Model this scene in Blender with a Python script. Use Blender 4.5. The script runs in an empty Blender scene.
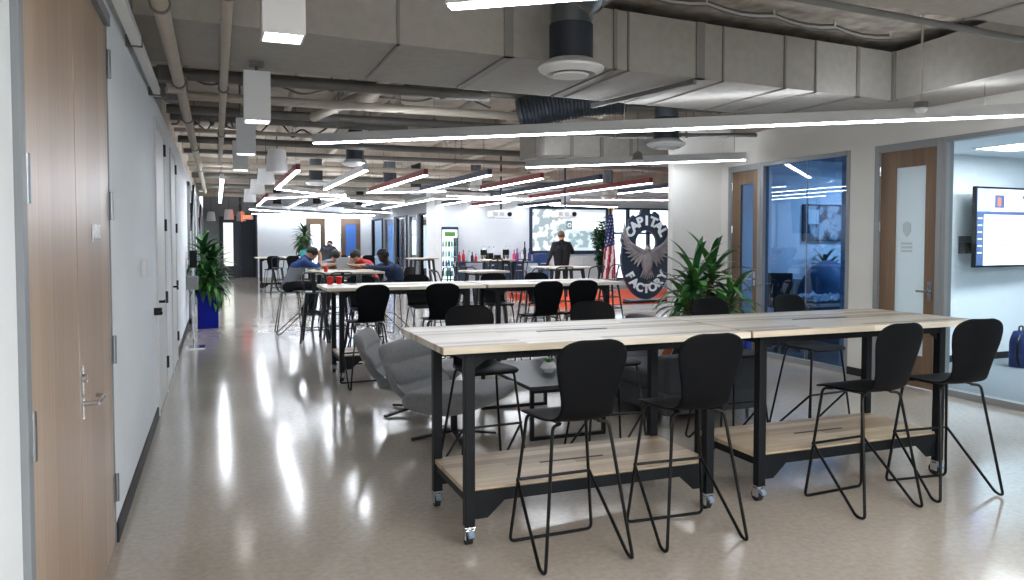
import bpy, bmesh, math, random
from mathutils import Vector, Matrix, noise
random.seed(7)
PI = math.pi
sc = bpy.context.scene
C = sc.collection

# ------------------------------------------------------------------ camera, world, exposure
F_PX = 764.0; PITCH = math.radians(2.2); YAW = math.atan(295/764.0); HOR = 240.0
cam_d = bpy.data.cameras.new('camera'); cam = bpy.data.objects.new('camera', cam_d); C.objects.link(cam)
cam_d.sensor_width = 36; cam_d.lens = F_PX/1024*36; cam_d.clip_start = .05; cam_d.clip_end = 300
PY = HOR + F_PX*math.tan(PITCH)
cam_d.shift_y = -(290-PY)/1024
cam.location = (0, 0, 1.55); cam.rotation_euler = (math.radians(90)-PITCH, 0, -YAW)
sc.camera = cam
w = bpy.data.worlds.new('sky'); sc.world = w; w.use_nodes = True
bgn = w.node_tree.nodes['Background']; bgn.inputs[0].default_value = (.80, .90, 1.0, 1); bgn.inputs[1].default_value = 1.0
sc.view_settings.view_transform = 'Standard'; sc.view_settings.look = 'None'
sc.view_settings.gamma = 1; sc.view_settings.use_curve_mapping = False
sc.view_settings.exposure = 1.5
sc.cycles.use_denoising = True; sc.cycles.max_bounces = 7; sc.cycles.diffuse_bounces = 4
sc.cycles.glossy_bounces = 4; sc.cycles.transparent_max_bounces = 12; sc.cycles.sample_clamp_indirect = 6
UP = 13.0; LAMP = 13.0      # strength of the lamp diffusers

def area(name, loc, rot, sx, sy, power, col=(1, .97, .93)):
    d = bpy.data.lights.new(name, 'AREA'); d.shape = 'RECTANGLE'; d.size = sx; d.size_y = sy; d.energy = power; d.color = col
    o = bpy.data.objects.new(name, d); o.location = loc; o.rotation_euler = rot; C.objects.link(o); return o
def portal(name, loc, rot, sx, sy):
    o = area(name, loc, rot, sx, sy, 1); o.data.cycles.is_portal = True; return o
portal('window_portal', (3.1, -5.0, 1.6), (PI/2, 0, PI), 7.0, 2.6)  # samples sky light through openings added in the unseen back wall
for x in (1.0, 3.6): area('ceiling_lamp_behind', (x, -1.2, 2.7), (0, 0, .7), 5.0, .12, 90)  # unseen fill lights added behind the camera for brightness
area('office_panel_light', (9.1, 5.6, 2.58), (0, 0, 0), .6, .6, 32, (.88, .95, 1)); area('office_panel_light', (9.1, 2.0, 2.58), (0, 0, 0), .6, .6, 35, (.95, .98, 1))  # area lights added to brighten the meeting room, apart from its built panel
area('office_panel_light', (9.0, 8.1, 2.6), (0, 0, 0), .6, .6, 24, (.85, .93, 1))  # fill added to brighten the blue office, no panel is built there
portal('window_portal', (13.5, 22.95, 1.4), (-PI/2, 0, 0), 2.6, 2.3)

# ------------------------------------------------------------------ colours and materials
def lin(h):
    if isinstance(h, str):
        h = h.lstrip('#'); r = [int(h[i:i+2], 16)/255 for i in (0, 2, 4)]
    else: r = [x/255 for x in h]
    return tuple([x/12.92 if x <= .04045 else ((x+.055)/1.055)**2.4 for x in r] + [1.0])
MATS = {}
def mat(name, col, rough=.5, metal=0.0, emit=0, spec=.5, noise_amt=0, noise_scale=8, bump=0, bump_scale=40, coat=0, stretch=None, sheen=0):
    if name in MATS: return MATS[name]
    m = bpy.data.materials.new(name); m.use_nodes = True; nt = m.node_tree; b = nt.nodes['Principled BSDF']
    c = lin(col); b.inputs['Base Color'].default_value = c
    b.inputs['Roughness'].default_value = rough; b.inputs['Metallic'].default_value = metal
    b.inputs['Specular IOR Level'].default_value = spec
    if coat: b.inputs['Coat Weight'].default_value = coat; b.inputs['Coat Roughness'].default_value = .15
    if sheen: b.inputs['Sheen Weight'].default_value = sheen
    if emit: b.inputs['Emission Color'].default_value = c; b.inputs['Emission Strength'].default_value = emit
    if noise_amt or bump:
        tc = nt.nodes.new('ShaderNodeTexCoord'); mp = nt.nodes.new('ShaderNodeMapping')
        nt.links.new(tc.outputs['Object'], mp.inputs[0])
        if stretch: mp.inputs['Scale'].default_value = stretch
    if noise_amt:
        n = nt.nodes.new('ShaderNodeTexNoise'); n.inputs['Scale'].default_value = noise_scale; n.inputs['Detail'].default_value = 5
        nt.links.new(mp.outputs[0], n.inputs['Vector'])
        r = nt.nodes.new('ShaderNodeMapRange'); r.inputs['From Min'].default_value = .3; r.inputs['From Max'].default_value = .7
        r.inputs['To Min'].default_value = 1-noise_amt; r.inputs['To Max'].default_value = 1+noise_amt
        nt.links.new(n.outputs['Fac'], r.inputs['Value'])
        h = nt.nodes.new('ShaderNodeVectorMath'); h.operation = 'SCALE'; h.inputs[0].default_value = c[:3]
        nt.links.new(r.outputs[0], h.inputs['Scale']); nt.links.new(h.outputs[0], b.inputs['Base Color'])
    if bump:
        n2 = nt.nodes.new('ShaderNodeTexNoise'); n2.inputs['Scale'].default_value = bump_scale; n2.inputs['Detail'].default_value = 4
        nt.links.new(mp.outputs[0], n2.inputs['Vector'])
        bp = nt.nodes.new('ShaderNodeBump'); bp.inputs['Strength'].default_value = bump; bp.inputs['Distance'].default_value = .01
        nt.links.new(n2.outputs['Fac'], bp.inputs['Height']); nt.links.new(bp.outputs[0], b.inputs['Normal'])
    MATS[name] = m; return m

M_white = mat('painted_wall', '#e4eaef', .75, noise_amt=.015, noise_scale=3)
M_warm = mat('warm_painted_wall', '#d3d0ca', .75, noise_amt=.015, noise_scale=3)
M_white2 = mat('painted_white_metal', '#d9dadb', .5)
M_concrete = mat('ceiling_concrete', '#b0a89c', .9, noise_amt=.22, noise_scale=2.2, bump=.5, bump_scale=9)
M_rough = mat('fireproofed_concrete', '#9c948a', .95, noise_amt=.35, noise_scale=7, bump=1.0, bump_scale=14)
M_duct = mat('duct_board', '#9e9a93', .8, noise_amt=.06, noise_scale=14, bump=.15, bump_scale=60)
M_seam = mat('duct_seam', '#7f7c77', .6)
M_black = mat('black_plywood', '#06080c', .55, spec=.12, noise_amt=.12, noise_scale=30, stretch=(1, 1, 8))
M_tube = mat('black_tube', '#07080a', .4, spec=.25)
M_steel = mat('charcoal_steel', '#0c1116', .5, metal=0, spec=.25, noise_amt=.08, noise_scale=12)
M_chrome = mat('chrome', '#c9ccd0', .18, metal=1)
M_rubber = mat('black_rubber', '#121315', .6)
M_alu = mat('aluminium_frame', '#8d8f90', .45, metal=.3)
M_pipe = mat('painted_pipe', '#b0a79a', .7, noise_amt=.06, noise_scale=6)
M_pipe_dk = mat('grey_conduit', '#6e6c68', .55, metal=.3, noise_amt=.12, noise_scale=5)
M_flex = mat('galvanised_duct', '#6f757c', .3, metal=.8, noise_amt=.15, noise_scale=5)
M_navyduct = mat('dark_insulation', '#1c222b', .6)
M_grey_felt = mat('grey_upholstery', '#77787b', .9, noise_amt=.10, noise_scale=25, bump=.3, bump_scale=180, sheen=.3)
M_sofa = mat('charcoal_upholstery', '#393c41', .9, noise_amt=.12, noise_scale=40, bump=.3, bump_scale=150)
M_darkwall = mat('dark_grey_paint', '#3f444b', .7)
M_greywall = mat('mid_grey_paint', '#8b8f93', .7)
M_red = mat('red_paint', '#7d1f22', .5); M_navy = mat('navy_paint', '#1c2c44', .5)
M_lampside = mat('lamp_housing', '#c2c2c1', .5)
M_lamp = mat('lamp_diffuser', '#f0f6ff', .5, emit=LAMP)
M_uplight = mat('lamp_uplight', '#f0f6ff', .5, emit=UP)
M_lampw = mat('pendant_diffuser', '#fffdf8', .5, emit=9)
M_blue = mat('cobalt_paint', '#03188f', .6, spec=.2, noise_amt=.1, noise_scale=4)
M_leaf = mat('glossy_leaf', '#1f4f22', .35, noise_amt=.35, noise_scale=6)
M_leaf2 = mat('pale_leaf', '#467a34', .4, noise_amt=.25, noise_scale=6)
M_stem = mat('plant_stem', '#6b5a3e', .8)
M_soil = mat('potting_soil', '#2b221a', .95)
M_orange = mat('orange_carpet', '#d0512a', .95, noise_amt=.1, noise_scale=60)
M_bluewall = mat('blue_paint', '#2f6bb0', .7); M_bean = mat('bean_bag_cloth', '#44678c', .8)
M_carpet = mat('grey_carpet', '#7d8389', .95, noise_amt=.1, noise_scale=90)
M_skin = mat('skin', '#b98a6c', .55); M_skin_d = mat('dark_skin', '#3d2a20', .5)
M_hair = mat('dark_hair', '#15110f', .7)

def wood_mat(name, c1, c2, c3, axis='x', plank=(1.4, .07), scale=1.0, rough=.35, grain=.12):
    """butcher-block strips: brick pattern with a shade per strip, plus fine grain"""
    m = bpy.data.materials.new(name); m.use_nodes = True; nt = m.node_tree; b = nt.nodes['Principled BSDF']
    tc = nt.nodes.new('ShaderNodeTexCoord'); mp = nt.nodes.new('ShaderNodeMapping'); nt.links.new(tc.outputs['Object'], mp.inputs[0])
    if axis == 'z':      # grain runs upward: swap the axes
        sx = nt.nodes.new('ShaderNodeSeparateXYZ'); cx = nt.nodes.new('ShaderNodeCombineXYZ'); nt.links.new(tc.outputs['Object'], sx.inputs[0])
        nt.links.new(sx.outputs[2], cx.inputs[0]); nt.links.new(sx.outputs[1], cx.inputs[1]); nt.links.new(sx.outputs[0], cx.inputs[2]); nt.links.new(cx.outputs[0], mp.inputs[0])
    if axis == 'y': mp.inputs['Rotation'].default_value = (0, 0, PI/2)
    br = nt.nodes.new('ShaderNodeTexBrick'); br.inputs['Scale'].default_value = 1; br.inputs['Brick Width'].default_value = plank[0]
    br.inputs['Row Height'].default_value = plank[1]; br.inputs['Mortar Size'].default_value = .0008; br.inputs['Bias'].default_value = 0
    br.inputs['Color1'].default_value = (0, 0, 0, 1); br.inputs['Color2'].default_value = (1, 1, 1, 1); br.inputs['Mortar'].default_value = (.5, .5, .5, 1)
    nt.links.new(mp.outputs[0], br.inputs['Vector'])
    cr = nt.nodes.new('ShaderNodeValToRGB'); e = cr.color_ramp.elements
    e[0].position = 0; e[0].color = lin(c1); e[1].position = 1; e[1].color = lin(c3)
    x = cr.color_ramp.elements.new(.5); x.color = lin(c2)
    nt.links.new(br.outputs['Color'], cr.inputs[0])
    mp2 = nt.nodes.new('ShaderNodeMapping'); mp2.inputs['Scale'].default_value = (2, 40, 40)
    nt.links.new(mp.outputs[0], mp2.inputs[0])
    n = nt.nodes.new('ShaderNodeTexNoise'); n.inputs['Scale'].default_value = scale; n.inputs['Detail'].default_value = 6
    nt.links.new(mp2.outputs[0], n.inputs['Vector'])
    r = nt.nodes.new('ShaderNodeMapRange'); r.inputs['From Min'].default_value = .3; r.inputs['From Max'].default_value = .7
    r.inputs['To Min'].default_value = 1-grain; r.inputs['To Max'].default_value = 1+grain
    nt.links.new(n.outputs['Fac'], r.inputs['Value'])
    h = nt.nodes.new('ShaderNodeVectorMath'); h.operation = 'SCALE'
    nt.links.new(cr.outputs[0], h.inputs[0]); nt.links.new(r.outputs[0], h.inputs['Scale'])
    nt.links.new(h.outputs[0], b.inputs['Base Color']); b.inputs['Roughness'].default_value = rough
    MATS[name] = m; return m
M_top = wood_mat('butcher_block', '#95866f', '#d0c5b1', '#e0d9cb', plank=(.9, .055), rough=.3)  # strips lightened so the tops' pale glare sits in the colour
M_shelf = wood_mat('butcher_block_shelf', '#8f7a60', '#b5a288', '#c9b89d', plank=(.8, .075), rough=.4)
M_door = wood_mat('oak_veneer', '#9a8470', '#a48e79', '#ac9782', axis='z', plank=(6, .19), rough=.38, grain=.10)
M_door2 = wood_mat('walnut_veneer', '#66503d', '#735b46', '#80674f', axis='z', plank=(6, .15), rough=.4, grain=.14)

def floor_mat():
    m = bpy.data.materials.new('polished_concrete'); m.use_nodes = True; nt = m.node_tree; b = nt.nodes['Principled BSDF']
    tc = nt.nodes.new('ShaderNodeTexCoord')
    def nz(s, d=5):
        n = nt.nodes.new('ShaderNodeTexNoise'); n.inputs['Scale'].default_value = s; n.inputs['Detail'].default_value = d
        nt.links.new(tc.outputs['Object'], n.inputs['Vector']); return n
    n1 = nz(.55); n2 = nz(30, 8)
    mx = nt.nodes.new('ShaderNodeMath'); mx.operation = 'MULTIPLY_ADD'; mx.inputs[1].default_value = .45
    nt.links.new(n2.outputs['Fac'], mx.inputs[0])
    m2 = nt.nodes.new('ShaderNodeMath'); m2.operation = 'MULTIPLY'; m2.inputs[1].default_value = .55
    nt.links.new(n1.outputs['Fac'], m2.inputs[0]); nt.links.new(m2.outputs[0], mx.inputs[2])
    cr = nt.nodes.new('ShaderNodeValToRGB'); e = cr.color_ramp.elements
    e[0].position = .33; e[0].color = lin('#9b938a'); e[1].position = .67; e[1].color = lin('#b7afa6')
    nt.links.new(mx.outputs[0], cr.inputs[0]); nt.links.new(cr.outputs[0], b.inputs['Base Color'])
    n3 = nz(1.8)
    r = nt.nodes.new('ShaderNodeMapRange'); r.inputs['To Min'].default_value = .05; r.inputs['To Max'].default_value = .22
    nt.links.new(n3.outputs['Fac'], r.inputs['Value']); nt.links.new(r.outputs[0], b.inputs['Roughness'])
    n4 = nz(1.7, 1); bp = nt.nodes.new('ShaderNodeBump'); bp.inputs['Strength'].default_value = .12; bp.inputs['Distance'].default_value = .012
    nt.links.new(n4.outputs['Fac'], bp.inputs['Height']); nt.links.new(bp.outputs[0], b.inputs['Normal'])
    b.inputs['Specular IOR Level'].default_value = .75
    return m
M_floor = floor_mat()

def glass_mat(name, tint, refl=1.0, rough=0.0):
    m = bpy.data.materials.new(name); m.use_nodes = True; nt = m.node_tree; nt.nodes.remove(nt.nodes['Principled BSDF'])
    out = nt.nodes['Material Output']; t = nt.nodes.new('ShaderNodeBsdfTransparent'); t.inputs[0].default_value = lin(tint)
    g = nt.nodes.new('ShaderNodeBsdfGlossy'); g.inputs['Roughness'].default_value = rough
    f = nt.nodes.new('ShaderNodeFresnel'); ge = nt.nodes.new('ShaderNodeNewGeometry'); mi = nt.nodes.new('ShaderNodeMapRange')
    mi.inputs['To Min'].default_value = 1.5; mi.inputs['To Max'].default_value = 1/1.5; nt.links.new(ge.outputs['Backfacing'], mi.inputs['Value']); nt.links.new(mi.outputs[0], f.inputs[0])
    mm = nt.nodes.new('ShaderNodeMath'); mm.operation = 'MULTIPLY'; mm.inputs[1].default_value = refl; nt.links.new(f.outputs[0], mm.inputs[0])
    mx = nt.nodes.new('ShaderNodeMixShader'); nt.links.new(mm.outputs[0], mx.inputs[0]); nt.links.new(t.outputs[0], mx.inputs[1]); nt.links.new(g.outputs[0], mx.inputs[2])
    nt.links.new(mx.outputs[0], out.inputs[0]); MATS[name] = m; return m
M_glass = glass_mat('clear_glass', '#f2f8fa'); M_glass_b = glass_mat('blue_film_glass', '#a6c0da', 1.5)
def frost_mat():
    m = bpy.data.materials.new('frosted_glass'); m.use_nodes = True; nt = m.node_tree; b = nt.nodes['Principled BSDF']
    b.inputs['Base Color'].default_value = lin('#d5dde0'); b.inputs['Roughness'].default_value = .35
    out = nt.nodes['Material Output']; t = nt.nodes.new('ShaderNodeBsdfTranslucent'); t.inputs[0].default_value = lin('#dfe8ea')
    mx = nt.nodes.new('ShaderNodeMixShader'); mx.inputs[0].default_value = .45
    nt.links.new(b.outputs[0], mx.inputs[1]); nt.links.new(t.outputs[0], mx.inputs[2]); nt.links.new(mx.outputs[0], out.inputs[0]); return m
M_frost = frost_mat()

# ------------------------------------------------------------------ mesh builder
class MB:
    def __init__(s): s.v = []; s.f = []; s.m = []; s.cur = 0
    def add(s, vs, fs):
        o = len(s.v); s.v += [tuple(v) for v in vs]; s.f += [tuple(i+o for i in f) for f in fs]; s.m += [s.cur]*len(fs); return s
    def box(s, x0, x1, y0, y1, z0, z1):
        v = [(x, y, z) for z in (z0, z1) for y in (y0, y1) for x in (x0, x1)]
        return s.add(v, [(0, 2, 3, 1), (4, 5, 7, 6), (0, 1, 5, 4), (2, 6, 7, 3), (0, 4, 6, 2), (1, 3, 7, 5)])
    def bar(s, p, q, wd, ht, up=(0, 0, 1)):
        p = Vector(p); q = Vector(q); d = (q-p).normalized(); u = Vector(up)
        if abs(d.dot(u)) > .98: u = Vector((0, 1, 0))
        r = d.cross(u).normalized(); u = r.cross(d).normalized(); r *= wd/2; u *= ht/2
        v = [a+b for a in (p, q) for b in (-r-u, r-u, r+u, -r+u)]
        return s.add(v, [(0, 3, 2, 1), (4, 5, 6, 7), (0, 1, 5, 4), (1, 2, 6, 5), (2, 3, 7, 6), (3, 0, 4, 7)])
    def tube(s, pts, r, n=8, close=False, caps=True):
        pts = [Vector(p) for p in pts]; N = len(pts); rs = r if isinstance(r, (list, tuple)) else [r]*N
        T = []
        for i in range(N):
            if close: t = pts[(i+1) % N]-pts[i-1]
            else: t = pts[min(i+1, N-1)]-pts[max(i-1, 0)]
            T.append(t.normalized())
        a = Vector((0, 0, 1)) if abs(T[0].z) < .9 else Vector((1, 0, 0))
        nrm = (a - T[0]*a.dot(T[0])).normalized(); vs = []
        for i in range(N):
            nrm = (nrm - T[i]*nrm.dot(T[i])).normalized(); b = T[i].cross(nrm)
            for k in range(n):
                an = 2*PI*k/n; vs.append(pts[i]+(nrm*math.cos(an)+b*math.sin(an))*rs[i])
        fs = []
        for i in range(N if close else N-1):
            j = (i+1) % N
            for k in range(n):
                k2 = (k+1) % n; fs.append((i*n+k, i*n+k2, j*n+k2, j*n+k))
        if not close and caps: fs.append(tuple(range(n-1, -1, -1))); fs.append(tuple((N-1)*n+k for k in range(n)))
        return s.add(vs, fs)
    def cyl(s, p, q, r, n=16, r2=None): return s.tube([p, q], [r, r if r2 is None else r2], n)
    def lathe(s, prof, c=(0, 0, 0), n=24, sx=1, sy=1):
        vs = []; fs = []; K = len(prof)
        for r, z in prof:
            for k in range(n):
                a = 2*PI*k/n; vs.append((c[0]+r*math.cos(a)*sx, c[1]+r*math.sin(a)*sy, c[2]+z))
        for i in range(K-1):
            for k in range(n):
                k2 = (k+1) % n; fs.append((i*n+k, i*n+k2, (i+1)*n+k2, (i+1)*n+k))
        if prof[0][0] > 1e-4: fs.append(tuple(range(n-1, -1, -1)))
        if prof[-1][0] > 1e-4: fs.append(tuple((K-1)*n+k for k in range(n)))
        return s.add(vs, fs)
    def ball(s, c, r, n=12, m=8):
        rx, ry, rz = r if isinstance(r, (tuple, list)) else (r, r, r)
        prof = [(max(1e-5, math.sin(PI*i/m)), -math.cos(PI*i/m)) for i in range(m+1)]
        vs = []; fs = []
        for pr, pz in prof:
            for k in range(n):
                a = 2*PI*k/n; vs.append((c[0]+rx*pr*math.cos(a), c[1]+ry*pr*math.sin(a), c[2]+rz*pz))
        for i in range(m):
            for k in range(n):
                k2 = (k+1) % n; fs.append((i*n+k, i*n+k2, (i+1)*n+k2, (i+1)*n+k))
        return s.add(vs, fs)
    def prism(s, poly, a0, a1, axis='z'):
        """poly of 2-D points extruded along axis"""
        def P(p, t): return {'z': (p[0], p[1], t), 'y': (p[0], t, p[1]), 'x': (t, p[0], p[1])}[axis]
        n = len(poly); vs = [P(p, a0) for p in poly]+[P(p, a1) for p in poly]
        fs = [tuple(range(n-1, -1, -1)), tuple(range(n, 2*n))]+[(i, (i+1) % n, n+(i+1) % n, n+i) for i in range(n)]
        return s.add(vs, fs)
    def grid(s, rows):
        h = len(rows); wd = len(rows[0]); vs = [p for r in rows for p in r]
        return s.add(vs, [(i*wd+j, i*wd+j+1, (i+1)*wd+j+1, (i+1)*wd+j) for i in range(h-1) for j in range(wd-1)])
    def build(s, name, m, parent=None, smooth=False, bevel=0, solid=0, sub=0, loc=None, label=None):
        me = bpy.data.meshes.new(name); me.from_pydata(s.v, [], s.f); me.update()
        bm = bmesh.new(); bm.from_mesh(me); bmesh.ops.recalc_face_normals(bm, faces=bm.faces); bm.to_mesh(me); bm.free()
        for mm in (m if isinstance(m, list) else [m]): me.materials.append(mm)
        if isinstance(m, list): me.polygons.foreach_set('material_index', s.m)
        if smooth is True: me.shade_smooth()
        o = bpy.data.objects.new(name, me); C.objects.link(o)
        if loc: o.location = loc
        if parent: o.parent = parent
        if solid: md = o.modifiers.new('solid', 'SOLIDIFY'); md.thickness = solid; md.offset = 0
        if sub: md = o.modifiers.new('sub', 'SUBSURF'); md.levels = sub; md.render_levels = sub
        if bevel:
            md = o.modifiers.new('bevel', 'BEVEL'); md.width = bevel; md.segments = 2; md.limit_method = 'ANGLE'; md.angle_limit = .6
        if smooth == 'angle' or (smooth is True and (bevel or solid)):
            me.shade_smooth(); me.set_sharp_from_angle(angle=.7)
        if label: o['label'] = label
        return o

def thing(name, label, cat, loc=(0, 0, 0), rz=0, group=None):
    o = bpy.data.objects.new(name, None); o.empty_display_size = .1; C.objects.link(o)
    o.location = loc; o.rotation_euler = (0, 0, rz); o['label'] = label; o['category'] = cat
    if group: o['group'] = group
    return o
def tag(o, label, cat, group=None, kind=None):
    o['label'] = label; o['category'] = cat
    if group: o['group'] = group
    if kind: o['kind'] = kind
    return o
def struct(o): o['kind'] = 'structure'; return o
def sempty(name, loc=(0, 0, 0), rz=0):
    o = bpy.data.objects.new(name, None); C.objects.link(o); o.location = loc; o.rotation_euler = (0, 0, rz); return struct(o)
KIDS = {}
def kids(o): return [c for c in bpy.data.objects if c.parent == o]
def copy_tree(o, parent=None):
    if o.name not in KIDS: KIDS[o.name] = kids(o)
    c = o.copy(); C.objects.link(c); c.parent = parent
    for ch in KIDS[o.name]: copy_tree(ch, c)
    return c
def dup(o, loc, rz, label, group=None):
    c = copy_tree(o); c.location = loc; c.rotation_euler = (0, 0, rz); c['label'] = label
    if group: c['group'] = group
    return c
def sbox(name, m, *b):
    return struct(MB().box(*b).build(name, m))
def round_path(pts, r, n=4):
    """polyline with corners rounded"""
    pts = [Vector(p) for p in pts]; out = [pts[0]]
    for i in range(1, len(pts)-1):
        a, b, c = pts[i-1], pts[i], pts[i+1]
        rr = min(r, (a-b).length*.45, (c-b).length*.45)
        p = b+(a-b).normalized()*rr; q = b+(c-b).normalized()*rr
        for k in range(n+1):
            t = k/n; out.append(p*(1-t)**2+b*2*t*(1-t)+q*t*t)
    out.append(pts[-1]); return out
def text_mesh(s, size, depth, name='lettering', m=None, parent=None, loc=(0, 0, 0), rot=(PI/2, 0, 0), bold=0):
    cu = bpy.data.curves.new('t', 'FONT'); cu.body = s; cu.size = size; cu.extrude = depth; cu.align_x = 'CENTER'; cu.align_y = 'CENTER'; cu.offset = bold
    to = bpy.data.objects.new('t', cu); C.objects.link(to); dg = bpy.context.evaluated_depsgraph_get(); dg.update()
    me = bpy.data.meshes.new_from_object(to.evaluated_get(dg)); bpy.data.objects.remove(to)
    me.materials.clear(); me.materials.append(m)
    o = bpy.data.objects.new(name, me); C.objects.link(o); o.location = loc; o.rotation_euler = rot
    if parent: o.parent = parent
    return o

# pixel -> place, used only to put lamps and fittings where the photograph has them
def ray(u, v):
    a = (u-512)/F_PX; b = -(v-PY)/F_PX
    fy = math.cos(PITCH)+b*math.sin(PITCH); fz = -math.sin(PITCH)+b*math.cos(PITCH)
    return (a*math.cos(YAW)+fy*math.sin(YAW), -a*math.sin(YAW)+fy*math.cos(YAW), fz)
def at_z(u, v, z):
    r = ray(u, v); t = (z-1.55)/r[2]; return Vector((r[0]*t, r[1]*t, z))
def at_y(u, v, y):
    r = ray(u, v); t = y/r[1]; return Vector((r[0]*t, y, 1.55+r[2]*t))

# ================================================================== THE ROOM
CEIL = 3.6
sbox('floor', M_floor, -.9, 15.4, -5.3, 34.0, -.1, 0)
sbox('ceiling', M_concrete, -.9, 15.4, -5.4, 34.0, CEIL, CEIL+.2)
# left wall, with the openings its doors fill
wl = MB()
for y0, y1, z0 in ((-5.1, 2.37, 0), (4.31, 33.2, 0)): wl.box(-.65, -.5, y0, y1, z0, 2.82)
wl.box(-.65, -.5, 2.37, 4.31, 2.66, 2.82)
struct(wl.build('wall_left', M_white))
sbox('trim_1', M_concrete, -.9, -.62, -5.1, 33.2, 2.82, CEIL)          # the beam above the left wall
sbox('wall_left_recess', M_darkwall, -.75, -.66, 2.3, 4.4, 0, 2.8)
sbox('baseboard_left', M_rubber, -.5, -.488, 4.33, 7.25, 0, .10)
sbox('baseboard_left', M_rubber, -.5, -.488, 10.9, 15.0, 0, .10)
# end wall of the hall (far end)
sbox('wall_end', M_white, 1.55, 6.3, 33.0, 33.2, 0, 2.95)
sbox('wall_end_corridor', M_greywall, -.5, .92, 33.0, 33.2, 0, 3.3)
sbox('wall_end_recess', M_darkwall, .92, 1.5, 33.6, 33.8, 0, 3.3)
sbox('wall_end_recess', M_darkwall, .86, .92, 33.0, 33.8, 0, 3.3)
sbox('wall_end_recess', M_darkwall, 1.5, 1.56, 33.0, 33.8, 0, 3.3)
sbox('wall_end_bulkhead', M_greywall, -.5, 15.2, 33.2, 33.4, 2.6, CEIL)
# bar wall and the window wall beside it
sbox('wall_bar', M_white, 6.2, 12.42, 23.0, 23.2, 0, 3.2)
sbox('wall_bar_side', M_white2, 6.1, 6.3, 22.2, 23.2, 0, 3.2)
ww = MB(); ww.box(12.42, 15.2, 23.0, 23.2, 0, .25).box(12.42, 15.2, 23.0, 23.2, 2.62, 3.2).box(14.9, 15.2, 23, 23.2, .25, 2.62)
struct(ww.build('wall_window', M_white))
sbox('wall_far_right', M_white, 15.2, 15.4, 9.4, 23.2, 0, CEIL)
# unseen wall behind the camera, its wide openings added for ambient light
wb = MB(); wb.box(-.65, 7, -5.25, -5.1, 0, .5).box(-.65, 7, -5.25, -5.1, 2.9, CEIL).box(-.65, -.3, -5.25, -5.1, .5, 2.9).box(6.5, 7, -5.25, -5.1, .5, 2.9)
struct(wb.build('wall_back', M_white))
for x in (1.3, 3.1, 4.9): sbox('trim_2', M_alu, x-.04, x+.04, -5.2, -5.12, .5, 2.9)  # bars across the added openings
# right wall x = 6.8: two glazed offices
wr = MB()
wr.box(6.8, 6.95, -5.1, 9.4, 2.58, 3.0)          # header over the glass
wr.box(6.8, 6.95, 6.46, 6.82, 0, 2.58)           # pier between the offices
wr.box(6.8, 6.95, 9.05, 9.4, 0, 2.58)
wr.box(6.8, 6.95, -5.1, -3.2, 0, 2.58)
struct(wr.build('wall_right', M_warm))
sbox('wall_column', M_warm, 5.98, 6.95, 9.22, 9.34, 0, 3.2)
sbox('wall_office_back', M_white, 6.95, 12.0, 9.22, 9.42, 0, 2.75)
sbox('wall_office_divide', M_white, 6.95, 12.0, 6.98, 7.1, 0, 2.75)
sbox('wall_office_far', M_white, 12.0, 12.2, -5.1, 9.4, 0, 2.75)
sbox('wall_office_front', M_white, 6.95, 12.0, -3.3, -3.2, 0, 2.75)
sbox('ceiling_office', M_white, 6.95, 12.0, -3.2, 6.98, 2.62, 2.7)
sbox('ceiling_office', M_greywall, 6.95, 12.0, 7.1, 9.22, 2.75, 2.8)
sbox('floor_office', M_carpet, 6.95, 12.0, -3.2, 6.97, 0, .004)
sbox('floor_office', M_carpet, 6.95, 12.0, 7.11, 9.21, 0, .004)
sbox('baseboard_office', M_rubber, 6.96, 11.9, 6.965, 6.98, 0, .09)
sbox('baseboard_office', M_rubber, 6.79, 6.8, 6.46, 6.82, 0, .09)

def ceil_panel(x, y):
    t = thing('ceiling_light', 'square ceiling light panel inside the right-hand meeting room', 'ceiling light', (x, y, 2.62))
    MB().box(-.32, .32, -.32, .32, -.012, .0).build('frame', M_white2, t)
    MB().box(-.29, .29, -.29, .29, -.016, -.010).build('diffuser', mat('panel_light', '#ffffff', emit=5), t); return t
ceil_panel(8.55, 6.1)

def glazed(name, y0, y1, z1, gm, mull=(), th=.05):
    """glazing set in the right wall: frame, mullions, pane"""
    r = sempty(name, (6.84, 0, 0)); f = MB()
    f.box(-.05, .05, y0, y0+th, 0, z1).box(-.05, .05, y1-th, y1, 0, z1).box(-.05, .05, y0+th, y1-th, z1-th, z1).box(-.05, .05, y0+th, y1-th, 0, .06)
    f.build('frame', M_alu, r, bevel=.003)
    for y in mull: MB().box(-.006, .006, y-.004, y+.004, .06, z1-th).build('glass_joint', M_alu, r)
    MB().box(-.004, .004, y0+th, y1-th, .06, z1-th).build('pane', gm, r); return r
glazed('window_1', -3.2, 5.62, 2.58, M_glass, (4.62, 3.3, 1.8, .3, -1.2))
glazed('window_2', 6.82, 8.36, 2.58, M_glass_b, (7.55,))

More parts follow.
